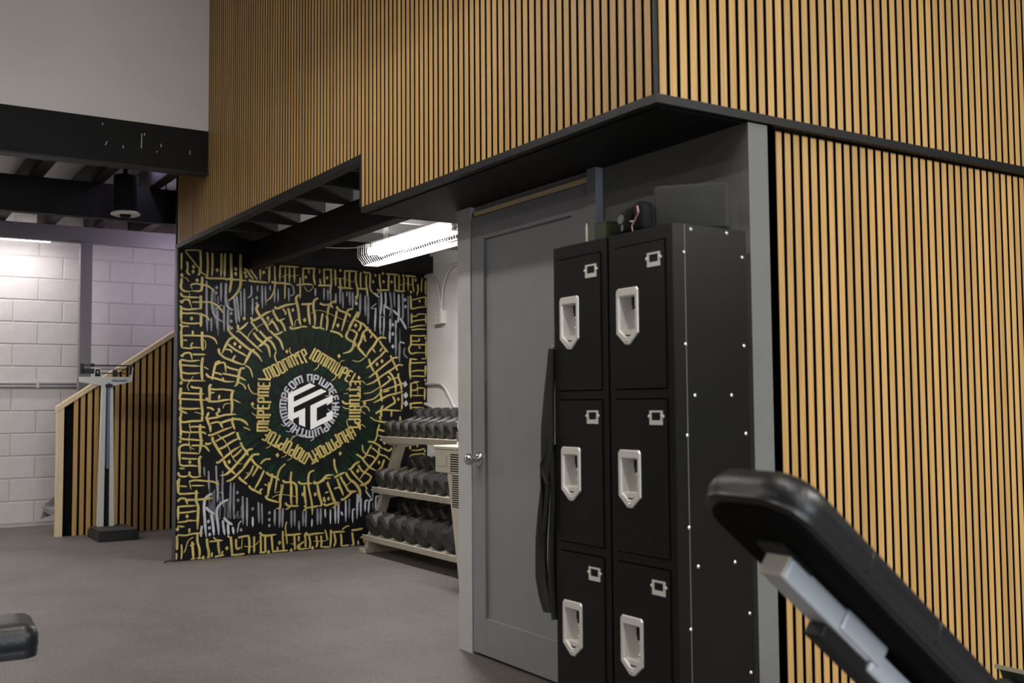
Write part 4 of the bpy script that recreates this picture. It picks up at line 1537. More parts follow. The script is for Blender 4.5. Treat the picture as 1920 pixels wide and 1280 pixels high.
def band(bm, fmap, length, height, unit, nib, x):
    u = unit*0.4
    x0_ = x
    while u < length - 1.2*unit:
        wu, ss = rl.choice(GLYPHS)
        if u + wu*unit > length: 
            wu, ss = GLYPHS[5]
        for (a, b), (c, d) in ss:
            p, q = fmap(u + a*unit, b*height), fmap(u + c*unit, d*height)
            mid = fmap(u + (a+c)/2*unit, (b+d)/2*height)
            x += EPS
            ribbon(bm, [p, mid, q], nib*(1.0 if abs(b-d) > 0.2 else 0.85), x, taper=False)
        if rl.random() < 0.16:
            ribbon(bm, [fmap(u, 1.0*height), fmap(u+0.3*unit, 1.3*height), fmap(u+1.2*unit, 1.55*height)], nib*0.4, x)
        if rl.random() < 0.16:
            ribbon(bm, [fmap(u+unit, 0), fmap(u+1.2*unit, -0.35*height), fmap(u+0.4*unit, -0.75*height)], nib*0.5, x)
        u += (wu + 0.28)*unit
CX, CZ = 1049, 1141
HEX = [(1051, 1570), (1438, 1352), (1438, 938), (1040, 716), (662, 936), (670, 1376)]
bm = bmesh.new()
for i in range(6):
    a, b = Vector(HEX[i]), Vector(HEX[(i+1) % 6])
    d = (b - a); L = d.length; d.normalize()
    nrm = Vector((-d.y, d.x))
    if nrm.dot(a - Vector((CX, CZ))) < 0: nrm = -nrm
    band(bm, lambda u, v: tuple(a + d*u + nrm*(v - 45)), L, 90, 22, 15, XM+0.0024 + i*0.0003)
bm.transform(Matrix.Translation((0, YO, 0)))
o = obj('hexagon_lettering', bm, 'paint_gold', MUR, origin=(XM, YO, 0)); o['kind'] = 'stuff'; o['label'] = 'hexagon of dense gold lettering around the emblem'
bm = bmesh.new()
def polar(u, v):
    t = PI*0.55 - u/240.0
    r = 193 + v
    return (CX + r*math.cos(t), CZ + r*math.sin(t))
band(bm, polar, 2*PI*240, 56, 25, 14, XM+0.0012)
bm.transform(Matrix.Translation((0, YO, 0)))
o = obj('circle_lettering', bm, 'paint_white', MUR, origin=(XM, YO, 0)); o['kind'] = 'stuff'; o['label'] = 'circle of silver lettering around the emblem'
bm = bmesh.new()
for poly in (LOGO_A, LOGO_B):
    f = bm.faces.new([bm.verts.new((XM+0.0026, YO + a/1000, b/1000)) for a, b in poly])
bm.normal_update()
bmesh.ops.triangulate(bm, faces=list(bm.faces))
o = obj('emblem', bm, 'emblem_white', MUR, origin=(XM, YO, 0)); o['label'] = 'white hexagonal monogram emblem'
bm = bmesh.new()
tube(bm, spline([(-7.93, 2.10, 0.012), (-7.95, 2.07, 0.006), (-7.90, 2.035, 0.006), (-7.86, 2.06, 0.02), (-7.87, 2.095, 0.012)]), 0.005, 6)
tag(obj('strap_loop', bm, 'strap_black', smooth=True), 'small black strap loop on the floor at the foot of the mural', 'strap')

# ================================================================== ALCOVE WALL FITTINGS
def outlet():
    t = thing('outlet_box', 'pale outlet box with two curved conduits on the alcove wall', 'outlet', (-7.63, YA-0.03, 1.82))
    obj('box_body', box(-7.69, -7.57, YA-0.055, YA-0.001, 1.815, 1.925, bevel=0.004), 'box_white', t)
    obj('cover_plate', box(-7.695, -7.565, YA-0.060, YA-0.0555, 1.81, 1.93, bevel=0.001), 'box_white', t)
    for dx in (-0.03, 0.03):
        for dz in (1.845, 1.895):
            bm = bmesh.new()
            lathe(bm, [(0.016, 0), (0.016, 0.004)], 14, Matrix.Translation((-7.63+dx, YA-0.060, dz)) @ Matrix.Rotation(PI/2, 4, 'X'))
            obj('socket', bm, 'beige', t)
    for pts in ([(-7.645, YA-0.02, 1.925), (-7.65, YA-0.02, 2.02), (-7.69, YA-0.02, 2.14), (-7.76, YA-0.02, 2.215), (-7.84, YA-0.02, 2.24), (-7.90, YA-0.02, 2.24)],
                [(-7.615, YA-0.02, 1.925), (-7.61, YA-0.02, 2.05), (-7.56, YA-0.02, 2.18), (-7.48, YA-0.02, 2.255), (-7.36, YA-0.02, 2.28), (-6.6, YA-0.02, 2.285)]):
        bm = bmesh.new()
        tube(bm, spline(pts), 0.011, 8)
        obj('conduit', bm, 'conduit', t, smooth=True)
    for dx in (-0.015, 0.015):
        bm = bmesh.new()
        lathe(bm, [(0.015, 0), (0.015, 0.02)], 10, Matrix.Translation((-7.63+dx, YA-0.02, 1.922)))
        obj('connector', bm, 'steel', t)
outlet()
bm = bmesh.new()
tube(bm, spline([(-7.90, YA-0.02, 1.318), (-7.68, YA-0.02, 1.318), (-7.58, YA-0.02, 1.29), (-7.48, YA-0.02, 1.20), (-7.38, YA-0.02, 1.10), (-7.26, YA-0.02, 1.05), (-6.6, YA-0.02, 1.05)]), 0.014, 10)
tag(obj('electrical_conduit', bm, 'conduit', smooth=True), 'white conduit bending down the alcove wall above the dumbbells', 'conduit')
bm = bmesh.new()
tube(bm, spline([(-7.90, YA-0.03, 1.15), (-7.80, YA-0.03, 1.13), (-7.6, YA-0.03, 1.07), (-7.2, YA-0.03, 0.96)]), 0.014, 10)
tag(obj('electrical_conduit', bm, 'conduit', smooth=True), 'lower white conduit sloping behind the top row of dumbbells', 'conduit')

# ================================================================== DUMBBELL RACK
SHELF = [  # front lip y, z ; tilt ; depth
    (3.445, 0.128, 0.33, 0.50),
    (3.525, 0.490, 0.33, 0.46),
    (3.600, 0.880, 0.36, 0.42),
]
RX0, RX1 = -7.50, -5.935
RACK = thing('dumbbell_rack', 'cream three tier dumbbell rack against the alcove wall', 'rack', (-6.5, 3.75, 0))
def tilt(y0, z0, a):
    return Matrix.Translation((0, y0, z0)) @ Matrix.Rotation(a, 4, 'X')
def rack():
    for k, (y0, z0, a, dp) in enumerate(SHELF):
        s = obj('shelf', box(RX0, RX1, 0.0, dp, -0.006, 0.0, M=tilt(y0, z0, a)), 'rack_cream', RACK)
        obj('front_lip', box(RX0-0.015, RX1+0.015, -0.006, 0.0, -0.028, 0.020, M=tilt(y0, z0, a), bevel=0.002), 'rack_cream', s)
        obj('rear_lip', box(RX0, RX1, dp, dp+0.005, -0.006, 0.05, M=tilt(y0, z0, a)), 'rack_cream', s)
    for x in (RX0-0.066, RX1+0.008):
        # leaning upright channel
        bm = bmesh.new()
        pl = [(3.472, 0.03), (3.542, 0.03), (3.83, 0.88), (3.74, 0.84)]
        prism(bm, pl, 'x', x, x+0.058)
        obj('upright', bm, 'rack_cream', RACK)
        obj('foot', box(x-0.02, x+0.08, 3.44, 4.10, 0.0, 0.035, bevel=0.003), 'rack_cream', RACK)
        for k, (y0, z0, a, dp) in enumerate(SHELF):
            bm = bmesh.new()
            prism(bm, [(y0+0.01, z0-0.012), (y0+0.36, z0+0.105), (y0+0.42, z0+0.05), (y0+0.36, z0-0.06), (y0+0.17, z0-0.085)], 'x', x-0.012, x-0.004)
            g_ = obj('shelf_bracket', bm, 'rack_cream', RACK)
            bm = bmesh.new()
            lathe(bm, [(0.013, 0), (0.013, 0.006), (0.005, 0.009)], 10, Matrix.Translation((x-0.012, y0+0.19, z0-0.01)) @ Matrix.Rotation(-PI/2, 4, 'Y'))
            obj('bolt', bm, 'steel', g_)
rack()
def db_meshes(R, Lh, Hl, chrome):
    # hex head (axis along local y), bevelled, flat at the bottom; handle
    bm = bmesh.new()
    def ring(r, y):
        return [bm.verts.new((r*math.cos(PI/6*0 + PI/3*k), y, r*math.sin(PI/3*k) + R*0.866)) for k in range(6)]
    rs = [ring(R*0.80, 0), ring(R, R*0.22), ring(R, Lh-R*0.22), ring(R*0.80, Lh)]
    for A, C in zip(rs, rs[1:]):
        for k in range(6): bm.faces.new((A[k], A[(k+1) % 6], C[(k+1) % 6], C[k]))
    bm.faces.new(rs[0][::-1]); bm.faces.new(rs[-1])
    bmesh.ops.recalc_face_normals(bm, faces=list(bm.faces))
    head = bpy.data.meshes.new('hex_head'); bm.to_mesh(head); bm.free()
    head.materials.append(MAT['rubber_hex'])
    bm = bmesh.new()
    tube(bm, [(0, -0.01, R*0.866), (0, Hl*0.25, R*0.866), (0, Hl*0.5, R*0.866), (0, Hl*0.75, R*0.866), (0, Hl+0.01, R*0.866)], [0.0145, 0.0165, 0.018, 0.0165, 0.0145], 12)
    bmesh.ops.recalc_face_normals(bm, faces=list(bm.faces))
    hd = bpy.data.meshes.new('handle'); bm.to_mesh(hd); bm.free()
    hd.materials.append(MAT[chrome])
    for p in hd.polygons: p.use_smooth = True
    # printed weight square on the upper right facet of the front head
    bm = bmesh.new()
    c = R*0.866
    M = Matrix.Translation((0, 0, c)) @ Matrix.Rotation(-PI/6*1, 4, 'Y')
    q = 0.30*R
    for a, b, e, f in ((-q, q, Lh/2-q, Lh/2+q),):
        z = c + 0.0008
        for (i0, i1, j0, j1) in ((a, b, e, e+0.12*R), (a, b, f-0.12*R, f), (a, a+0.12*R, e, f), (b-0.12*R, b, e, f)):
            vs = [bm.verts.new(M @ Vector((xx, yy, z))) for xx, yy in ((i0, j0), (i1, j0), (i1, j1), (i0, j1))]
            bm.faces.new(vs)
    pr = bpy.data.meshes.new('print'); bm.to_mesh(pr); bm.free()
    pr.materials.append(MAT['hex_print'])
    return head, hd, pr
ORD = ['first', 'second', 'third', 'fourth', 'fifth', 'sixth', 'seventh', 'eighth', 'ninth', 'tenth', 'eleventh', 'twelfth', 'thirteenth']
def row(k, x_first, pitch, R, Lh, Hl, n, what, cells, chromes=(), grow=0.0):
    y0, z0, a, dp = SHELF[k]
    cache = {}
    x = x_first
    for i in range(n):
        Ri = R*(1 + grow*i)
        key = (round(Ri, 4), i in chromes)
        if key not in cache:
            cache[key] = db_meshes(Ri, Lh, Hl, 'chrome' if i in chromes else 'handle_steel')
        hm, dm, pm = cache[key]
        t = bpy.data.objects.new('dumbbell', None)
        t.empty_display_size = 0.05
        COL.objects.link(t)
        t.location = (x, y0 + 0.028*math.cos(a) - 0.002*math.sin(a), z0 + 0.028*math.sin(a) + 0.003)
        t.rotation_euler = (a, rl.uniform(-0.008, 0.008), rl.uniform(-0.005, 0.005))
        tag(t, '%s black hex dumbbell from the left on the %s shelf of the rack' % (ORD[i], what), 'dumbbell', 'dumbbells on the rack')
        for nm, me, yy in (('head', hm, 0), ('handle', dm, Lh), ('head', hm, Lh+Hl), ('weight_mark', pm, 0)):
            if nm == 'weight_mark' and i % 2: continue
            o = bpy.data.objects.new(nm, me); COL.objects.link(o); o.parent = t
            o.location = (0, yy, 0)
        x += pitch*(1 + grow*(i+0.5))
row(2, -7.43, 0.137, 0.0655, 0.085, 0.190, 11, 'top', 1)
row(1, -7.42, 0.158, 0.075, 0.10, 0.190, 9, 'middle', 1, chromes=(0, 1))
row(0, -7.39, 0.200, 0.095, 0.125, 0.160, 7, 'bottom', 1)

# ---- beige floor appliance in front of the rack
def appliance():
    t = thing('air_conditioner', 'beige portable air conditioner with black vent slots beside the rack', 'appliance', (-5.55, 3.2, 0))
    x0, x1 = -5.90, -5.35
    f = 3.20
    obj('top_cover', box(x0-0.008, x1, f-0.01, f+0.34, 0.862, 0.885, bevel=0.006), 'beige', t)
    obj('upper_body', box(x0, x1, f, f+0.33, 0.715, 0.864, bevel=0.008), 'beige', t)
    bm = bmesh.new()
    prism(bm, [(x0+0.152, 0.714), (x1, 0.714), (x1, 0.02), (x0+0.30, 0.02)], 'y', f+0.005, f+0.31)
    obj('lower_body', bm, 'beige', t)
    obj('control_hatch', box(x0+0.045, x0+0.155, f-0.006, f-0.0005, 0.755, 0.825, bevel=0.002), 'beige', t)
    for k in range(8):
        z = 0.728 + 0.0145*k
        obj('vent_slot', box(x0+0.20, x1-0.05, f-0.0015, f-0.0002, z, z+0.0075), 'slot_black', t)
    for k in range(15):
        z = 0.51 + 0.0135*k
        obj('vent_slot', box(x0+0.215, x1-0.05, f+0.003, f+0.0048, z, z+0.0065), 'slot_black', t)
    for xx in (x0+0.34, x1-0.05):
        bm = bmesh.new()
        lathe(bm, [(0.02, -0.012), (0.02, 0.012)], 12, Matrix.Translation((xx, f+0.15, 0.0202)) @ Matrix.Rotation(PI/2, 4, 'X'))
        obj('castor', bm, 'slot_black', t)
    c = thing('metal_cup', 'small shiny cup with a pale cord handle on top of the air conditioner', 'cup', (-5.72, 3.30, 0.886))
    bm = bmesh.new()
    lathe(bm, [(0.034, 0.0), (0.037, 0.01), (0.040, 0.085), (0.038, 0.085), (0.034, 0.012)], 20, Matrix.Translation((-5.72, 3.30, 0.886)))
    autosmooth(obj('cup_body', bm, 'chrome', c), 50)
    bm = bmesh.new()
    tube(bm, spline([(-5.69, 3.28, 0.90), (-5.665, 3.27, 0.93), (-5.70, 3.26, 1.0), (-5.68, 3.26, 1.06), (-5.62, 3.26, 1.085)]), 0.008, 8)
    obj('cord', bm, 'box_white', c, smooth=True)
    bm = bmesh.new()
    slab(bm, 0.06, 0.05, 0.02, [(0.008, 0), (0, 0.008), (0, 0.05), (0.012, 0.065)], Matrix.Translation((-5.58, 3.32, 0.886+0.0)))
    tag(obj('folded_cloth', bm, 'scale_white', smooth=False), 'folded white cloth on top of the air conditioner', 'cloth')
appliance()

# ================================================================== LOCKERS
YL = 2.10
LZ = 1.686
_b = box(-0.014, 0.014, -0.0007, 0.0, -0.0022, 0.0022)
bmesh.ops.recalc_face_normals(_b, faces=list(_b.faces))
VENT = bpy.data.meshes.new('vent_slot'); _b.to_mesh(VENT); _b.free(); VENT.materials.append(MAT['slot_black'])
def locker(x0, x1, which):
    t = thing('locker_cabinet', which, 'locker', ((x0+x1)/2, YL+0.15, 0), 'pair of three door lockers')
    yb = YL + 0.308
    bm = bmesh.new()
    B(bm, x0, x0+0.006, YL+0.004, yb, 0, LZ)
    B(bm, x1-0.006, x1, YL+0.004, yb, 0, LZ)
    B(bm, x0+0.006, x1-0.006, yb-0.006, yb, 0.02, LZ)
    B(bm, x0+0.006, x1-0.006, YL+0.004, yb-0.006, LZ-0.006, LZ)
    for z in (0.145, 0.66, 1.172):
        B(bm, x0+0.006, x1-0.006, YL+0.01, yb-0.006, z, z+0.006)
    obj('body', bm, 'locker_black', t)
    fr = bmesh.new()
    B(fr, x0, x0+0.026, YL, YL+0.0035, 0, LZ)
    B(fr, x1-0.030, x1, YL, YL+0.0035, 0, LZ)
    for za, zb in ((0, 0.155), (0.645, 0.672), (1.158, 1.185), (1.644, LZ)):
        B(fr, x0+0.026, x1-0.030, YL, YL+0.0035, za, zb)
    obj('front_frame', fr, 'locker_black', t)
    for zb, zt, pos in ((1.189, 1.640, 'top'), (0.676, 1.154, 'middle'), (0.159, 0.641, 'bottom')):
        dx0, dx1 = x0+0.030, x1-0.034
        d = thing_part('locker_door', t, ((dx0+dx1)/2, YL+0.002, zb))
        # door skin with an opening for the recessed handle
        cx = x0 + 0.098
        cz = zb + 0.232
        hw, hh = 0.044, 0.062
        bm = bmesh.new()
        f, k = YL-0.004, YL+0.010
        B(bm, dx0, cx-hw, f, k, zb, zt)
        B(bm, cx+hw, dx1, f, k, zb, zt)
        B(bm, cx-hw, cx+hw, f, k, zb, cz-hh)
        B(bm, cx-hw, cx+hw, f, k, cz+hh, zt)
        bmesh.ops.remove_doubles(bm, verts=list(bm.verts), dist=1e-6)
        obj('door_skin', bm, 'locker_black', d)
        # pressed steel handle cup: pentagon rim with a V shaped trough
        rim_o = [(-0.054, 0.080), (-0.047, 0.088), (0.047, 0.088), (0.054, 0.080), (0.054, -0.058), (0.010, -0.094), (-0.010, -0.094), (-0.054, -0.058)]
        rim_i = [(-0.040, 0.056), (-0.036, 0.060), (0.036, 0.060), (0.040, 0.056), (0.040, -0.046), (0.008, -0.066), (-0.008, -0.066), (-0.040, -0.046)]
        bm = bmesh.new()
        yo, ym = f-0.0005, f-0.005
        n = len(rim_o)
        V = lambda p, y: bm.verts.new((cx+p[0], y, cz+p[1]))
        o0 = [V(p, yo) for p in rim_o]
        mid = [((a[0]*0.9+b[0]*0.1), (a[1]*0.9+b[1]*0.1)) for a, b in zip(rim_o, rim_i)]
        o1 = [V(p, ym) for p in mid]
        mid2 = [((a[0]*0.15+b[0]*0.85), (a[1]*0.15+b[1]*0.85)) for a, b in zip(rim_o, rim_i)]
        i0 = [V(p, ym) for p in mid2]
        i1 = [V(p, f+0.002) for p in rim_i]
        for A, C in ((o0, o1), (o1, i0), (i0, i1)):
            for q in range(n): bm.faces.new((A[q], A[(q+1) % n], C[(q+1) % n], C[q]))
        rim = obj('handle_rim', bm, 'steel', d)
        bm = bmesh.new()
        dpt = f + 0.046
        tl, tr = bm.verts.new((cx-0.040, f+0.002, cz+0.060)), bm.verts.new((cx+0.040, f+0.002, cz+0.060))
        bl, br = bm.verts.new((cx-0.040, f+0.002, cz-0.047)), bm.verts.new((cx+0.040, f+0.002, cz-0.047))
        tm, bmv = bm.verts.new((cx-0.002, dpt, cz+0.060)), bm.verts.new((cx-0.002, dpt, cz-0.040))
        pt = bm.verts.new((cx, f+0.002, cz-0.067))
        bm.faces.new((tl, tm, bmv, bl)); bm.faces.new((tm, tr, br, bmv))
        bm.faces.new((bl, bmv, br, pt)); bm.faces.new((tl, tr, tm))
        o = obj('handle_trough', bm, 'steel', d)
        bm = bmesh.new()
        B(bm, cx+0.012, cx+0.034, f+0.006, f+0.020, cz+0.030, cz+0.057)
        B(bm, cx+0.016, cx+0.022, f+0.006, f+0.016, cz+0.018, cz+0.030)
        obj('latch', bm, 'slot_black', d)
        bm = bmesh.new()
        for px, pz, r_ in ((0.0, -0.081, 0.005), (0.041, 0.012, 0.003), (0.041, -0.022, 0.003)):
            lathe(bm, [(r_, 0), (r_*0.9, 0.002), (r_*0.4, 0.003)], 8, Matrix.Translation((cx+px, ym, cz+pz)) @ Matrix.Rotation(PI/2, 4, 'X'))
        obj('handle_screw', bm, 'rivet', d)
        # number card holder
        ax, az = x1 - 0.082, zt - 0.052
        bm = bmesh.new()
        for (u0, u1, v0, v1) in ((-0.030, 0.030, -0.026, -0.012), (-0.030, 0.030, 0.012, 0.018), (-0.030, -0.021, -0.012, 0.012), (0.021, 0.030, -0.012, 0.012)):
            B(bm, ax+u0, ax+u1, f-0.0025, f-0.0002, az+v0, az+v1)
        for u in (-0.032, 0.032):
            lathe(bm, [(0.0055, 0), (0.005, 0.003), (0.002, 0.004)], 8, Matrix.Translation((ax+u, f-0.0002, az)) @ Matrix.Rotation(PI/2, 4, 'X'))
        obj('card_holder', bm, 'steel', d)
        for rz in (0.030, 0.056, 0.082):
            for q in range(4):
                sx = dx0 + 0.036 + q*(dx1-dx0-0.072)/3
                link('vent_slot', VENT, (sx, f-0.0001, zb+rz), d)
    # rivets and seam on the free side
    bm = bmesh.new()
    B(bm, x1-0.001, x1+0.0012, YL+0.047, YL+0.049, 0.1, LZ)
    obj('side_seam', bm, 'post_grey', t)
    bmr = bmesh.new()
    lathe(bmr, [(0.0062, 0), (0.0055, 0.0022), (0.0025, 0.0036)], 10, Matrix.Rotation(PI/2, 4, 'Y'))
    rm = bpy.data.meshes.new('rivet'); bmr.to_mesh(rm); bmr.free(); rm.materials.append(MAT['rivet'])
    for yy, zz in ((0.075, 1.672), (0.225, 1.672), (0.046, 1.60), (0.290, 1.60), (0.046, 1.32), (0.290, 1.32), (0.080, 1.165), (0.232, 1.165), (0.046, 1.045), (0.290, 1.045), (0.046, 0.77), (0.080, 0.652), (0.232, 0.652), (0.046, 0.47), (0.290, 0.49), (0.290, 0.31), (0.046, 0.2)):
        link('rivet', rm, (x1, YL+yy, zz), t)
    return t
def thing_part(name, parent, loc):
    o = bpy.data.objects.new(name, None)
    o.empty_display_size = 0.05
    COL.objects.link(o)
    o.parent = parent
    o.location = Vector(loc) - wloc(parent)
    return o
locker(-2.994, -2.690, 'black three door locker nearer the grey door')
locker(-2.680, -2.370, 'black three door locker nearer the slatted wall, with a grey foam block on top')
tag(obj('dark_board', box(-2.60, XR-0.002+0.004, 2.452, 2.475, 0.55, 1.665, bevel=0.001), 'slot_black'), 'thin black board standing behind the right locker', 'board')

# ---- things on the lockers
def toppers():
    c = Vector((-2.487, 2.292, LZ+0.001))
    ang = math.atan2(2.46, -2.26) + PI/2 - 0.04
    M = Matrix.Translation(c) @ Matrix.Rotation(ang, 4, 'Z')
    bm = box(-0.118, 0.118, -0.055, 0.055, 0.0, 0.150, bevel=0.012, seg=3)
    bm.transform(M)
    o = obj('foam_block', bm, 'foam_grey')
    autosmooth(o, 30)
    tag(o, 'dark grey foam yoga block on top of the right locker', 'foam block')
    # black training pouch with a pale print
    t = thing('boxing_mitt', 'black padded mitt with a pale print on the right locker', 'mitt', (-2.64, 2.16, LZ))
    M = Matrix.Translation((-2.640, 2.150, LZ+0.001)) @ Matrix.Rotation(-0.2, 4, 'Z')
    bm = box(-0.036, 0.044, -0.03, 0.05, 0, 0.078, bevel=0.02, seg=3); bm.transform(M)
    autosmooth(obj('mitt_body', bm, 'glove_black', t), 40)
    bm = box(-0.022, 0.036, -0.005, 0.045, 0.065, 0.093, bevel=0.014, seg=3); bm.transform(M)
    autosmooth(obj('mitt_flap', bm, 'glove_black', t), 40)
    bm = bmesh.new()
    lathe(bm, [(0.020, 0), (0.020, 0.001)], 20, M @ Matrix.Translation((0.006, -0.030, 0.052)) @ Matrix.Rotation(PI/2, 4, 'X') @ Matrix.Diagonal((1.1, 0.75, 1, 1)))
    lathe(bm, [(0.009, 0), (0.009, 0.001)], 14, M @ Matrix.Translation((0.016, -0.030, 0.022)) @ Matrix.Rotation(PI/2, 4, 'X') @ Matrix.Diagonal((0.8, 1.3, 1, 1)))
    obj('print', bm, 'pale_print', t)
    t = thing('boxing_mitt', 'second black mitt with a pink cord, leaning on the foam block', 'mitt', (-2.53, 2.14, LZ))
    M = Matrix.Translation((-2.566, 2.142, LZ+0.001)) @ Matrix.Rotation(0.1, 4, 'Z')
    bm = box(-0.026, 0.026, -0.02, 0.045, 0, 0.102, bevel=0.022, seg=3); bm.transform(M)
    autosmooth(obj('mitt_body', bm, 'glove_black', t), 40)
    bm = bmesh.new()
    tube(bm, spline([(-2.552, 2.116, LZ+0.082), (-2.547, 2.115, LZ+0.06), (-2.562, 2.115, LZ+0.04), (-2.575, 2.113, LZ+0.022), (-2.568, 2.110, LZ+0.003)]), [0.0035]*9 + [0.002]*24, 6)
    obj('cord', bm, 'pink_cord', t, smooth=True)
    bm = bmesh.new()
    tube(bm, [(-2.564, 2.115, LZ+0.036), (-2.582, 2.112, LZ+0.036)], [0.0015, 0.003], 6)
    obj('pin', bm, 'rivet', t)
    t = thing('tape_box', 'small green box on the right end of the left locker', 'box', (-2.72, 2.15, LZ))
    obj('carton', box(-2.772, -2.712, 2.112, 2.17, LZ+0.0005, LZ+0.055, bevel=0.002), 'green_box', t)
    obj('lid', box(-2.773, -2.711, 2.111, 2.171, LZ+0.0552, LZ+0.060), 'green_box', t)
toppers()

# ---- bag with straps hanging on the far side of the left locker
def bag():
    YB = 2.095
    t = thing('hanging_bag', 'black bag with loose straps hanging on the left side of the left locker', 'bag', (-3.04, YB, 0.39))
    def sheet(pts, wd, th, name, m='strap_black', yc=2.20):
        P = spline([Vector((a, yc, b)) for a, b in pts], 6)
        bm = bmesh.new()
        rows = []
        n = len(P)
        for i, p in enumerate(P):
            d = (P[min(i+1, n-1)] - P[max(i-1, 0)]).normalized()
            s = Vector((-d.z, 0, d.x))
            wv = wd[min(int(i/6), len(wd)-1)] if isinstance(wd, list) else wd
            rows.append([bm.verts.new(p + s*th/2 + Vector((0, -wv/2, 0))), bm.verts.new(p + s*th/2 + Vector((0, wv/2, 0))), bm.verts.new(p - s*th/2 + Vector((0, wv/2, 0))), bm.verts.new(p - s*th/2 + Vector((0, -wv/2, 0)))])
        for A, C in zip(rows, rows[1:]):
            for k in range(4): bm.faces.new((A[k], A[(k+1) % 4], C[(k+1) % 4], C[k]))
        bm.faces.new(rows[0]); bm.faces.new(rows[-1][::-1])
        return autosmooth(obj(name, bm, m, t), 60)
    # soft body: lofted closed profile hung at the front corner of the locker
    bm = bmesh.new()
    secs = [(1.335, -3.004, 0.006, 0.014), (1.25, -3.013, 0.010, 0.018), (1.165, -3.024, 0.018, 0.020), (1.06, -3.033, 0.030, 0.022), (0.98, -3.036, 0.030, 0.022), (0.91, -3.042, 0.024, 0.02), (0.86, -3.050, 0.016, 0.018), (0.76, -3.066, 0.022, 0.02), (0.665, -3.080, 0.024, 0.02), (0.60, -3.082, 0.024, 0.02), (0.534, -3.080, 0.028, 0.02), (0.47, -3.060, 0.030, 0.02), (0.42, -3.042, 0.022, 0.016)]
    rings = []
    for z, x, hx, hy in secs:
        rings.append([bm.verts.new((x + hx*math.cos(q), YB + hy*math.sin(q), z)) for q in [2*PI*k/12 for k in range(12)]])
    for A, C in zip(rings, rings[1:]):
        for k in range(12): bm.faces.new((A[k], A[(k+1) % 12], C[(k+1) % 12], C[k]))
    bm.faces.new(rings[0]); bm.faces.new(rings[-1][::-1])
    autosmooth(obj('bag_body', bm, 'strap_black', t), 70)
    sheet([(-3.020, 1.00), (-3.008, 0.90), (-3.012, 0.78), (-3.024, 0.66), (-3.028, 0.54), (-3.018, 0.45), (-3.008, 0.398)], 0.03, 0.012, 'strap', yc=YB+0.01)
    sheet([(-3.010, 1.03), (-3.024, 0.96), (-3.046, 0.925), (-3.020, 0.875), (-3.004, 0.86)], 0.012, 0.005, 'thin_strap', yc=YB-0.02)
    sheet([(-3.044, 0.92), (-3.042, 0.80), (-3.040, 0.69), (-3.018, 0.80), (-3.008, 0.87)], 0.012, 0.005, 'thin_strap', yc=YB-0.02)
    bm = bmesh.new()
    tube(bm, spline([(-3.040, YB, 1.10), (-3.052, YB, 1.115), (-3.040, YB, 1.13)]), 0.004, 6)
    obj('tag_loop', bm, 'pink_cord', t)
    bm = bmesh.new()
    tube(bm, spline([(-2.9945, YB+0.03, 1.34), (-3.006, YB+0.02, 1.335), (-3.008, YB+0.005, 1.345)]), 0.003, 6)
    obj('hook', bm, 'steel', t)
bag()

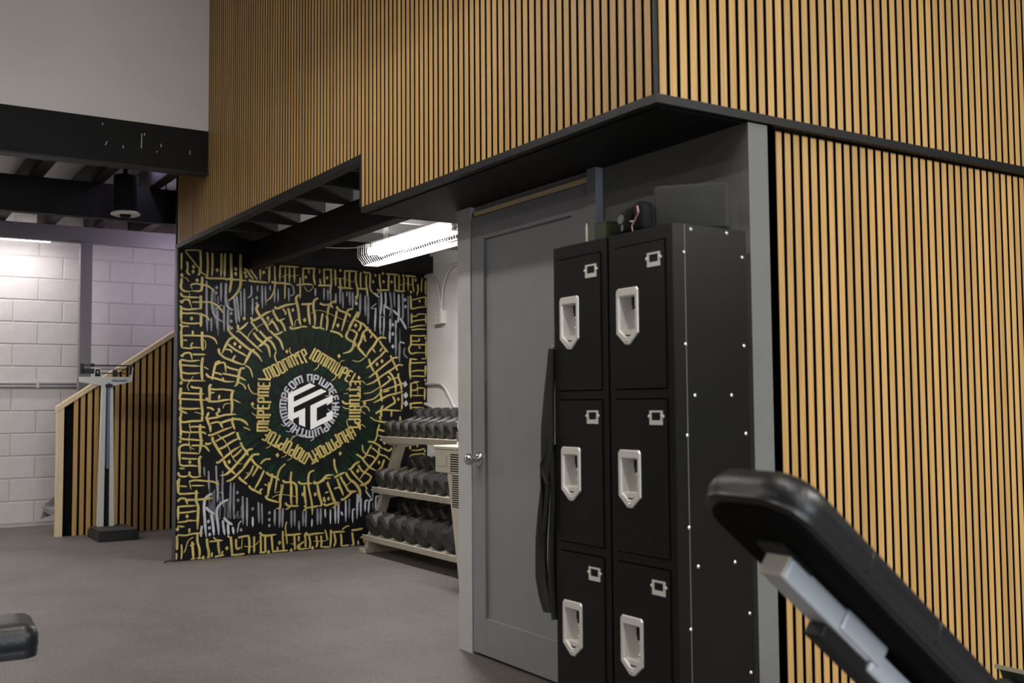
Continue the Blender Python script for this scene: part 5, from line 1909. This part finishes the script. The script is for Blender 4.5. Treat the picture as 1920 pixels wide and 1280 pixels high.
# ================================================================== WEIGHING SCALE
def weigh_scale():
    t = thing('weighing_scale', 'white column weighing scale with a black platform by the stair wall', 'scale', (-9.68, 2.03, 0))
    x0, x1, y0, y1 = -9.88, -9.42, 1.872, 2.205
    obj('platform', box(x0, x1, y0, y1, 0.0, 0.075, bevel=0.006), 'scale_black', t)
    obj('platform_mat', box(x0+0.012, x1-0.012, y0+0.012, y1-0.012, 0.0755, 0.096, bevel=0.006), 'rubber_top', t)
    xc, yc = -9.80, 2.002
    bm = bmesh.new()
    def ringv(z, w, d):
        return [bm.verts.new((xc+a*d, yc+b*w, z)) for a, b in ((-1, -1), (1, -1), (1, 1), (-1, 1))]
    for s0, s1 in ((-1.0, -0.30), (0.40, 1.0)):
        lo = [bm.verts.new((xc+a*0.035, yc+b*0.068, 0.096)) for a, b in ((-1, s0), (1, s0), (1, s1), (-1, s1))]
        hi = [bm.verts.new((xc+a*0.03, yc+b*0.046, 1.335)) for a, b in ((-1, s0), (1, s0), (1, s1), (-1, s1))]
        for k in range(4): bm.faces.new((lo[k], lo[(k+1) % 4], hi[(k+1) % 4], hi[k]))
        bm.faces.new(hi); bm.faces.new(lo[::-1])
    obj('column', bm, 'scale_white', t)
    bm = bmesh.new()
    prism(bm, [(yc-0.024, 0.096), (yc+0.03, 0.096), (yc+0.021, 1.335), (yc-0.016, 1.335)], 'x', xc-0.02, xc+0.022)
    obj('column_core', bm, 'slot_black', t)
    r = obj('height_rod', box(xc+0.024, xc+0.032, yc-0.002, yc+0.019, 0.60, 1.36, bevel=0.001), 'scale_ruler', t)
    bm = bmesh.new()
    for k in range(37):
        z = 0.62 + 0.02*k
        B(bm, xc+0.0225, xc+0.0235, yc-0.012, yc-0.005, z, z+0.004)
    obj('height_marks', bm, 'scale_white', t)
    bm = bmesh.new()
    prism(bm, [(1.768, 1.412), (2.212, 1.412), (2.212, 1.372), (2.06, 1.335), (1.95, 1.335), (1.772, 1.366)], 'x', xc-0.02, xc+0.03)
    h = obj('head_casing', bm, 'scale_white', t)
    bm = bmesh.new()
    B(bm, xc+0.0303, xc+0.0312, 2.035, 2.165, 1.372, 1.381)
    obj('blue_stripe', bm, 'scale_blue', h)
    bm = bmesh.new()
    for k in range(15):
        yy = 2.037 + 0.0085*k
        if k in (7, 9): continue
        B(bm, xc+0.0303, xc+0.0310, yy, yy+0.006, 1.387, 1.394)
    obj('lettering', bm, 'scale_ruler', h)
    obj('collar', box(xc-0.03, xc+0.045, yc-0.022, yc+0.038, 1.322, 1.348, bevel=0.003), 'scale_black', t)
    obj('beam_bar', box(xc+0.0, xc+0.010, 1.80, 2.20, 1.508, 1.520), 'scale_black', t)
    obj('beam_bar', box(xc+0.005, xc+0.012, 1.80, 2.19, 1.478, 1.486), 'scale_black', t)
    obj('beam_bar', box(xc+0.005, xc+0.015, 1.80, 2.20, 1.440, 1.450), 'scale_black', t)
    obj('end_plate', box(xc-0.005, xc+0.018, 1.772, 1.800, 1.438, 1.530, bevel=0.006), 'scale_black', t)
    obj('counterweight', box(xc-0.008, xc+0.02, 1.800, 1.888, 1.444, 1.482, bevel=0.003), 'scale_black', t)
    obj('poise', box(xc-0.008, xc+0.02, 1.858, 1.888, 1.500, 1.532, bevel=0.003), 'scale_black', t)
    obj('poise', box(xc-0.01, xc+0.026, 2.045, 2.085, 1.414, 1.474, bevel=0.004), 'scale_black', t)
    bm = bmesh.new()
    prism(bm, [(1.884, 1.412), (1.948, 1.412), (1.940, 1.486), (1.892, 1.486)], 'x', xc+0.006, xc+0.022)
    s = obj('pivot_plate', bm, 'scale_white', t)
    bm = bmesh.new()
    prism(bm, [(1.892, 1.416), (1.940, 1.416), (1.934, 1.480), (1.898, 1.480)], 'x', xc+0.0222, xc+0.0235)
    obj('plate_face', bm, 'slot_black', s)
    bm = bmesh.new()
    B(bm, xc+0.0237, xc+0.0243, 1.905, 1.927, 1.458, 1.463)
    B(bm, xc+0.0237, xc+0.0243, 1.913, 1.919, 1.438, 1.4578)
    obj('plate_mark', bm, 'scale_white', s)
    bm = bmesh.new()
    prism(bm, [(2.200, 1.412), (2.214, 1.412), (2.222, 1.50), (2.214, 1.50)], 'x', xc, xc+0.02)
    obj('trig_loop', bm, 'scale_white', t)
    obj('beam_end', box(xc-0.004, xc+0.018, 2.192, 2.212, 1.432, 1.518, bevel=0.004), 'scale_black', t)
weigh_scale()

# ================================================================== BENCHES
def incline_bench():
    t = thing('incline_bench', 'black padded incline bench with a silver frame by the right slatted wall', 'bench', (-1.43, 2.0, 0))
    th = math.radians(38.5)
    # local frame: x = width, y = up along the pad, z = normal of the pad
    ex = Vector((1, 0, 0))
    ey = Vector((0, -math.cos(th), math.sin(th)))
    ez = ex.cross(ey)
    if ez.z < 0: ez = -ez; ex = -ex
    top = Vector((-1.435, 1.405, 0.955))     # centre of the upper end, underside
    M = Matrix(((ex.x, ey.x, ez.x, top.x), (ex.y, ey.y, ez.y, top.y), (ex.z, ey.z, ez.z, top.z), (0, 0, 0, 1)))
    L = 1.01
    Mp = M @ Matrix.Translation((0, -L/2, 0))
    bm = bmesh.new()
    UP = 0.014
    slab(bm, 0.130, L/2, 0.085, [(i_, h_+UP) for i_, h_ in [(0.020, -0.002), (0.006, 0.0), (0.002, 0.004), (0.004, 0.008), (0.0, 0.016), (-0.004, 0.034), (0.001, 0.056), (0.010, 0.070), (0.026, 0.080), (0.055, 0.086)]], Mp, 10)
    p_ = obj('back_pad', bm, 'vinyl', t); autosmooth(p_, 60)
    for s in (0.25, 0.50):
        bm = bmesh.new()
        ring = []
        for a, h in ((-0.130, 0.016), (-0.134, 0.034), (-0.129, 0.056), (-0.120, 0.070), (-0.09, 0.083), (0, 0.0865), (0.09, 0.083), (0.120, 0.070), (0.129, 0.056), (0.134, 0.034), (0.130, 0.016)):
            ring.append(M @ Vector((a, -s, h+UP)))
        tube(bm, ring, 0.0012, 6)
        obj('seam', bm, 'vinyl', p_, smooth=True)
    bm = bmesh.new()
    slab(bm, 0.112, L/2-0.02, 0.075, [(0.01, 0.004), (0.0, 0.006), (0.0, 0.015)], Mp, 8)
    obj('pad_base', bm, 'vinyl_under', t)
    # frame tube under the pad: slim front piece, wider sleeve, long rear piece
    def fb(name, x0, x1, y0, y1, z0, z1, m='bench_silver', bev=0.006):
        bm = box(x0, x1, y0, y1, z0, z1, bevel=bev)
        bm.transform(M)
        return obj(name, bm, m, t)
    fb('pad_bracket', -0.035, 0.035, -0.23, -0.13, -0.006, 0.005, 'black_trim', 0.002)
    fb('frame_tube', -0.030, 0.030, -0.475, -0.170, -0.049, 0.001)
    fb('tube_end_cap', -0.031, 0.031, -0.169, -0.161, -0.050, 0.002, 'bench_cap', 0.003)
    fb('frame_sleeve', -0.036, 0.036, -0.505, -0.355, -0.044, 0.0035)
    fb('frame_tube', -0.030, 0.030, -1.03, -0.48, -0.064, -0.014)
    fb('adjuster_rail', -0.022, 0.022, -0.62, -0.33, -0.081, -0.050, 'black_trim', 0.004)
    bm = bmesh.new()
    lathe(bm, [(0.011, 0), (0.010, 0.006), (0.004, 0.008)], 12, M @ Matrix.Translation((0.030 if ex.x > 0 else -0.030, -0.575, -0.05)) @ Matrix.Rotation(PI/2 if ex.x > 0 else -PI/2, 4, 'Y'))
    obj('bolt', bm, 'steel', t)
    # seat and floor frame (below the picture)
    base = M @ Vector((0, -1.03, -0.06))
    bm = bmesh.new()
    slab(bm, 0.130, 0.17, 0.04, [(0.01, 0), (0, 0.006), (0, 0.045), (0.02, 0.062)], Matrix.Translation((-1.435, base.y+0.26, 0.315)))
    autosmooth(obj('seat_pad', bm, 'vinyl', t), 40)
    obj('spine', box(-1.465, -1.405, 1.50, base.y+0.42, 0.250, 0.310, bevel=0.006), 'bench_silver', t)
    obj('leg', box(-1.465, -1.405, base.y+0.36, base.y+0.42, 0.05, 0.251, bevel=0.006), 'bench_silver', t)
    obj('leg', box(-1.465, -1.405, 1.50, 1.56, 0.05, 0.251, bevel=0.006), 'bench_silver', t)
    obj('foot_bar', box(-1.70, -1.17, base.y+0.35, base.y+0.43, 0, 0.05, bevel=0.006), 'bench_silver', t)
    obj('foot_bar', box(-1.70, -1.17, 1.49, 1.57, 0, 0.05, bevel=0.006), 'bench_silver', t)
    a, b = M @ Vector((0, -0.55, -0.09)), Vector((-1.435, 1.75, 0.305))
    bm = bmesh.new()
    tube(bm, [a, b], 0.022, 10)
    obj('support_strut', bm, 'bench_silver', t)
incline_bench()

def flat_bench():
    t = thing('flat_bench', 'end of a flat black padded bench at the left edge', 'bench', (-3.7, 0.15, 0))
    # pad corner seen at the edge of the picture
    c = Vector((-3.66, 0.02, 0.385))
    M = Matrix.Translation(c) @ Matrix.Rotation(math.radians(-4), 4, 'Z')
    bm = bmesh.new()
    slab(bm, 0.140, 0.52, 0.05, [(0.014, 0.0), (0.004, 0.004), (0.002, 0.024), (0.003, 0.030), (0.0, 0.036), (0.001, 0.068), (0.010, 0.088), (0.028, 0.099), (0.06, 0.104)], M, 8)
    autosmooth(obj('pad', bm, 'vinyl', t), 45)
    obj('spine', box(-3.69, -3.63, -0.46, 0.44, 0.325, 0.3848, bevel=0.006), 'bench_silver', t)
    for yy in (-0.40, 0.34):
        obj('leg', box(-3.69, -3.63, yy, yy+0.06, 0.05, 0.326, bevel=0.005), 'bench_silver', t)
        obj('foot_bar', box(-3.85, -3.47, yy-0.005, yy+0.065, 0, 0.05, bevel=0.005), 'bench_silver', t)
flat_bench()

# ---- wheel and guard of a small machine at the lower right edge
def machine():
    t = thing('exercise_machine', 'wheel and pale guard of a small exercise machine at the lower right edge', 'machine', (-2.05, 2.95, 0))
    c = Vector((-2.06, 3.215, 0.118))
    M = Matrix.Translation(c) @ Matrix.Rotation(PI/2, 4, 'Y')
    bm = bmesh.new()
    lathe(bm, [(0.08, -0.02), (0.108, -0.022), (0.118, -0.01), (0.118, 0.01), (0.108, 0.022), (0.08, 0.02)], 32, M)
    autosmooth(obj('wheel', bm, 'wheel_black', t), 40)
    bm = bmesh.new()
    lathe(bm, [(0.03, -0.03), (0.035, 0.02), (0.02, 0.032)], 16, M)
    autosmooth(obj('hub', bm, 'machine_pale', t), 40)
    bm = bmesh.new()
    prism(bm, [(3.26, 0.255), (3.50, 0.165), (3.50, 0.06), (3.36, 0.06)], 'x', -2.10, -2.01)
    obj('guard', bm, 'machine_green', t)
    bm = bmesh.new()
    prism(bm, [(3.25, 0.270), (3.51, 0.175), (3.51, 0.160), (3.25, 0.256)], 'x', -2.11, -2.0)
    obj('guard_edge', bm, 'machine_pale', t)
    obj('base', box(-2.12, -1.99, 3.36, 3.75, 0.0, 0.05, bevel=0.005), 'machine_green', t)
    obj('upright', box(-2.09, -2.03, 3.42, 3.48, 0.048, 0.10, bevel=0.004), 'machine_green', t)
    for s in (-0.04, 0.04):
        obj('fork', box(c.x+s-0.006, c.x+s+0.006, 3.20, 3.40, 0.085, 0.115), 'machine_green', t)
machine()
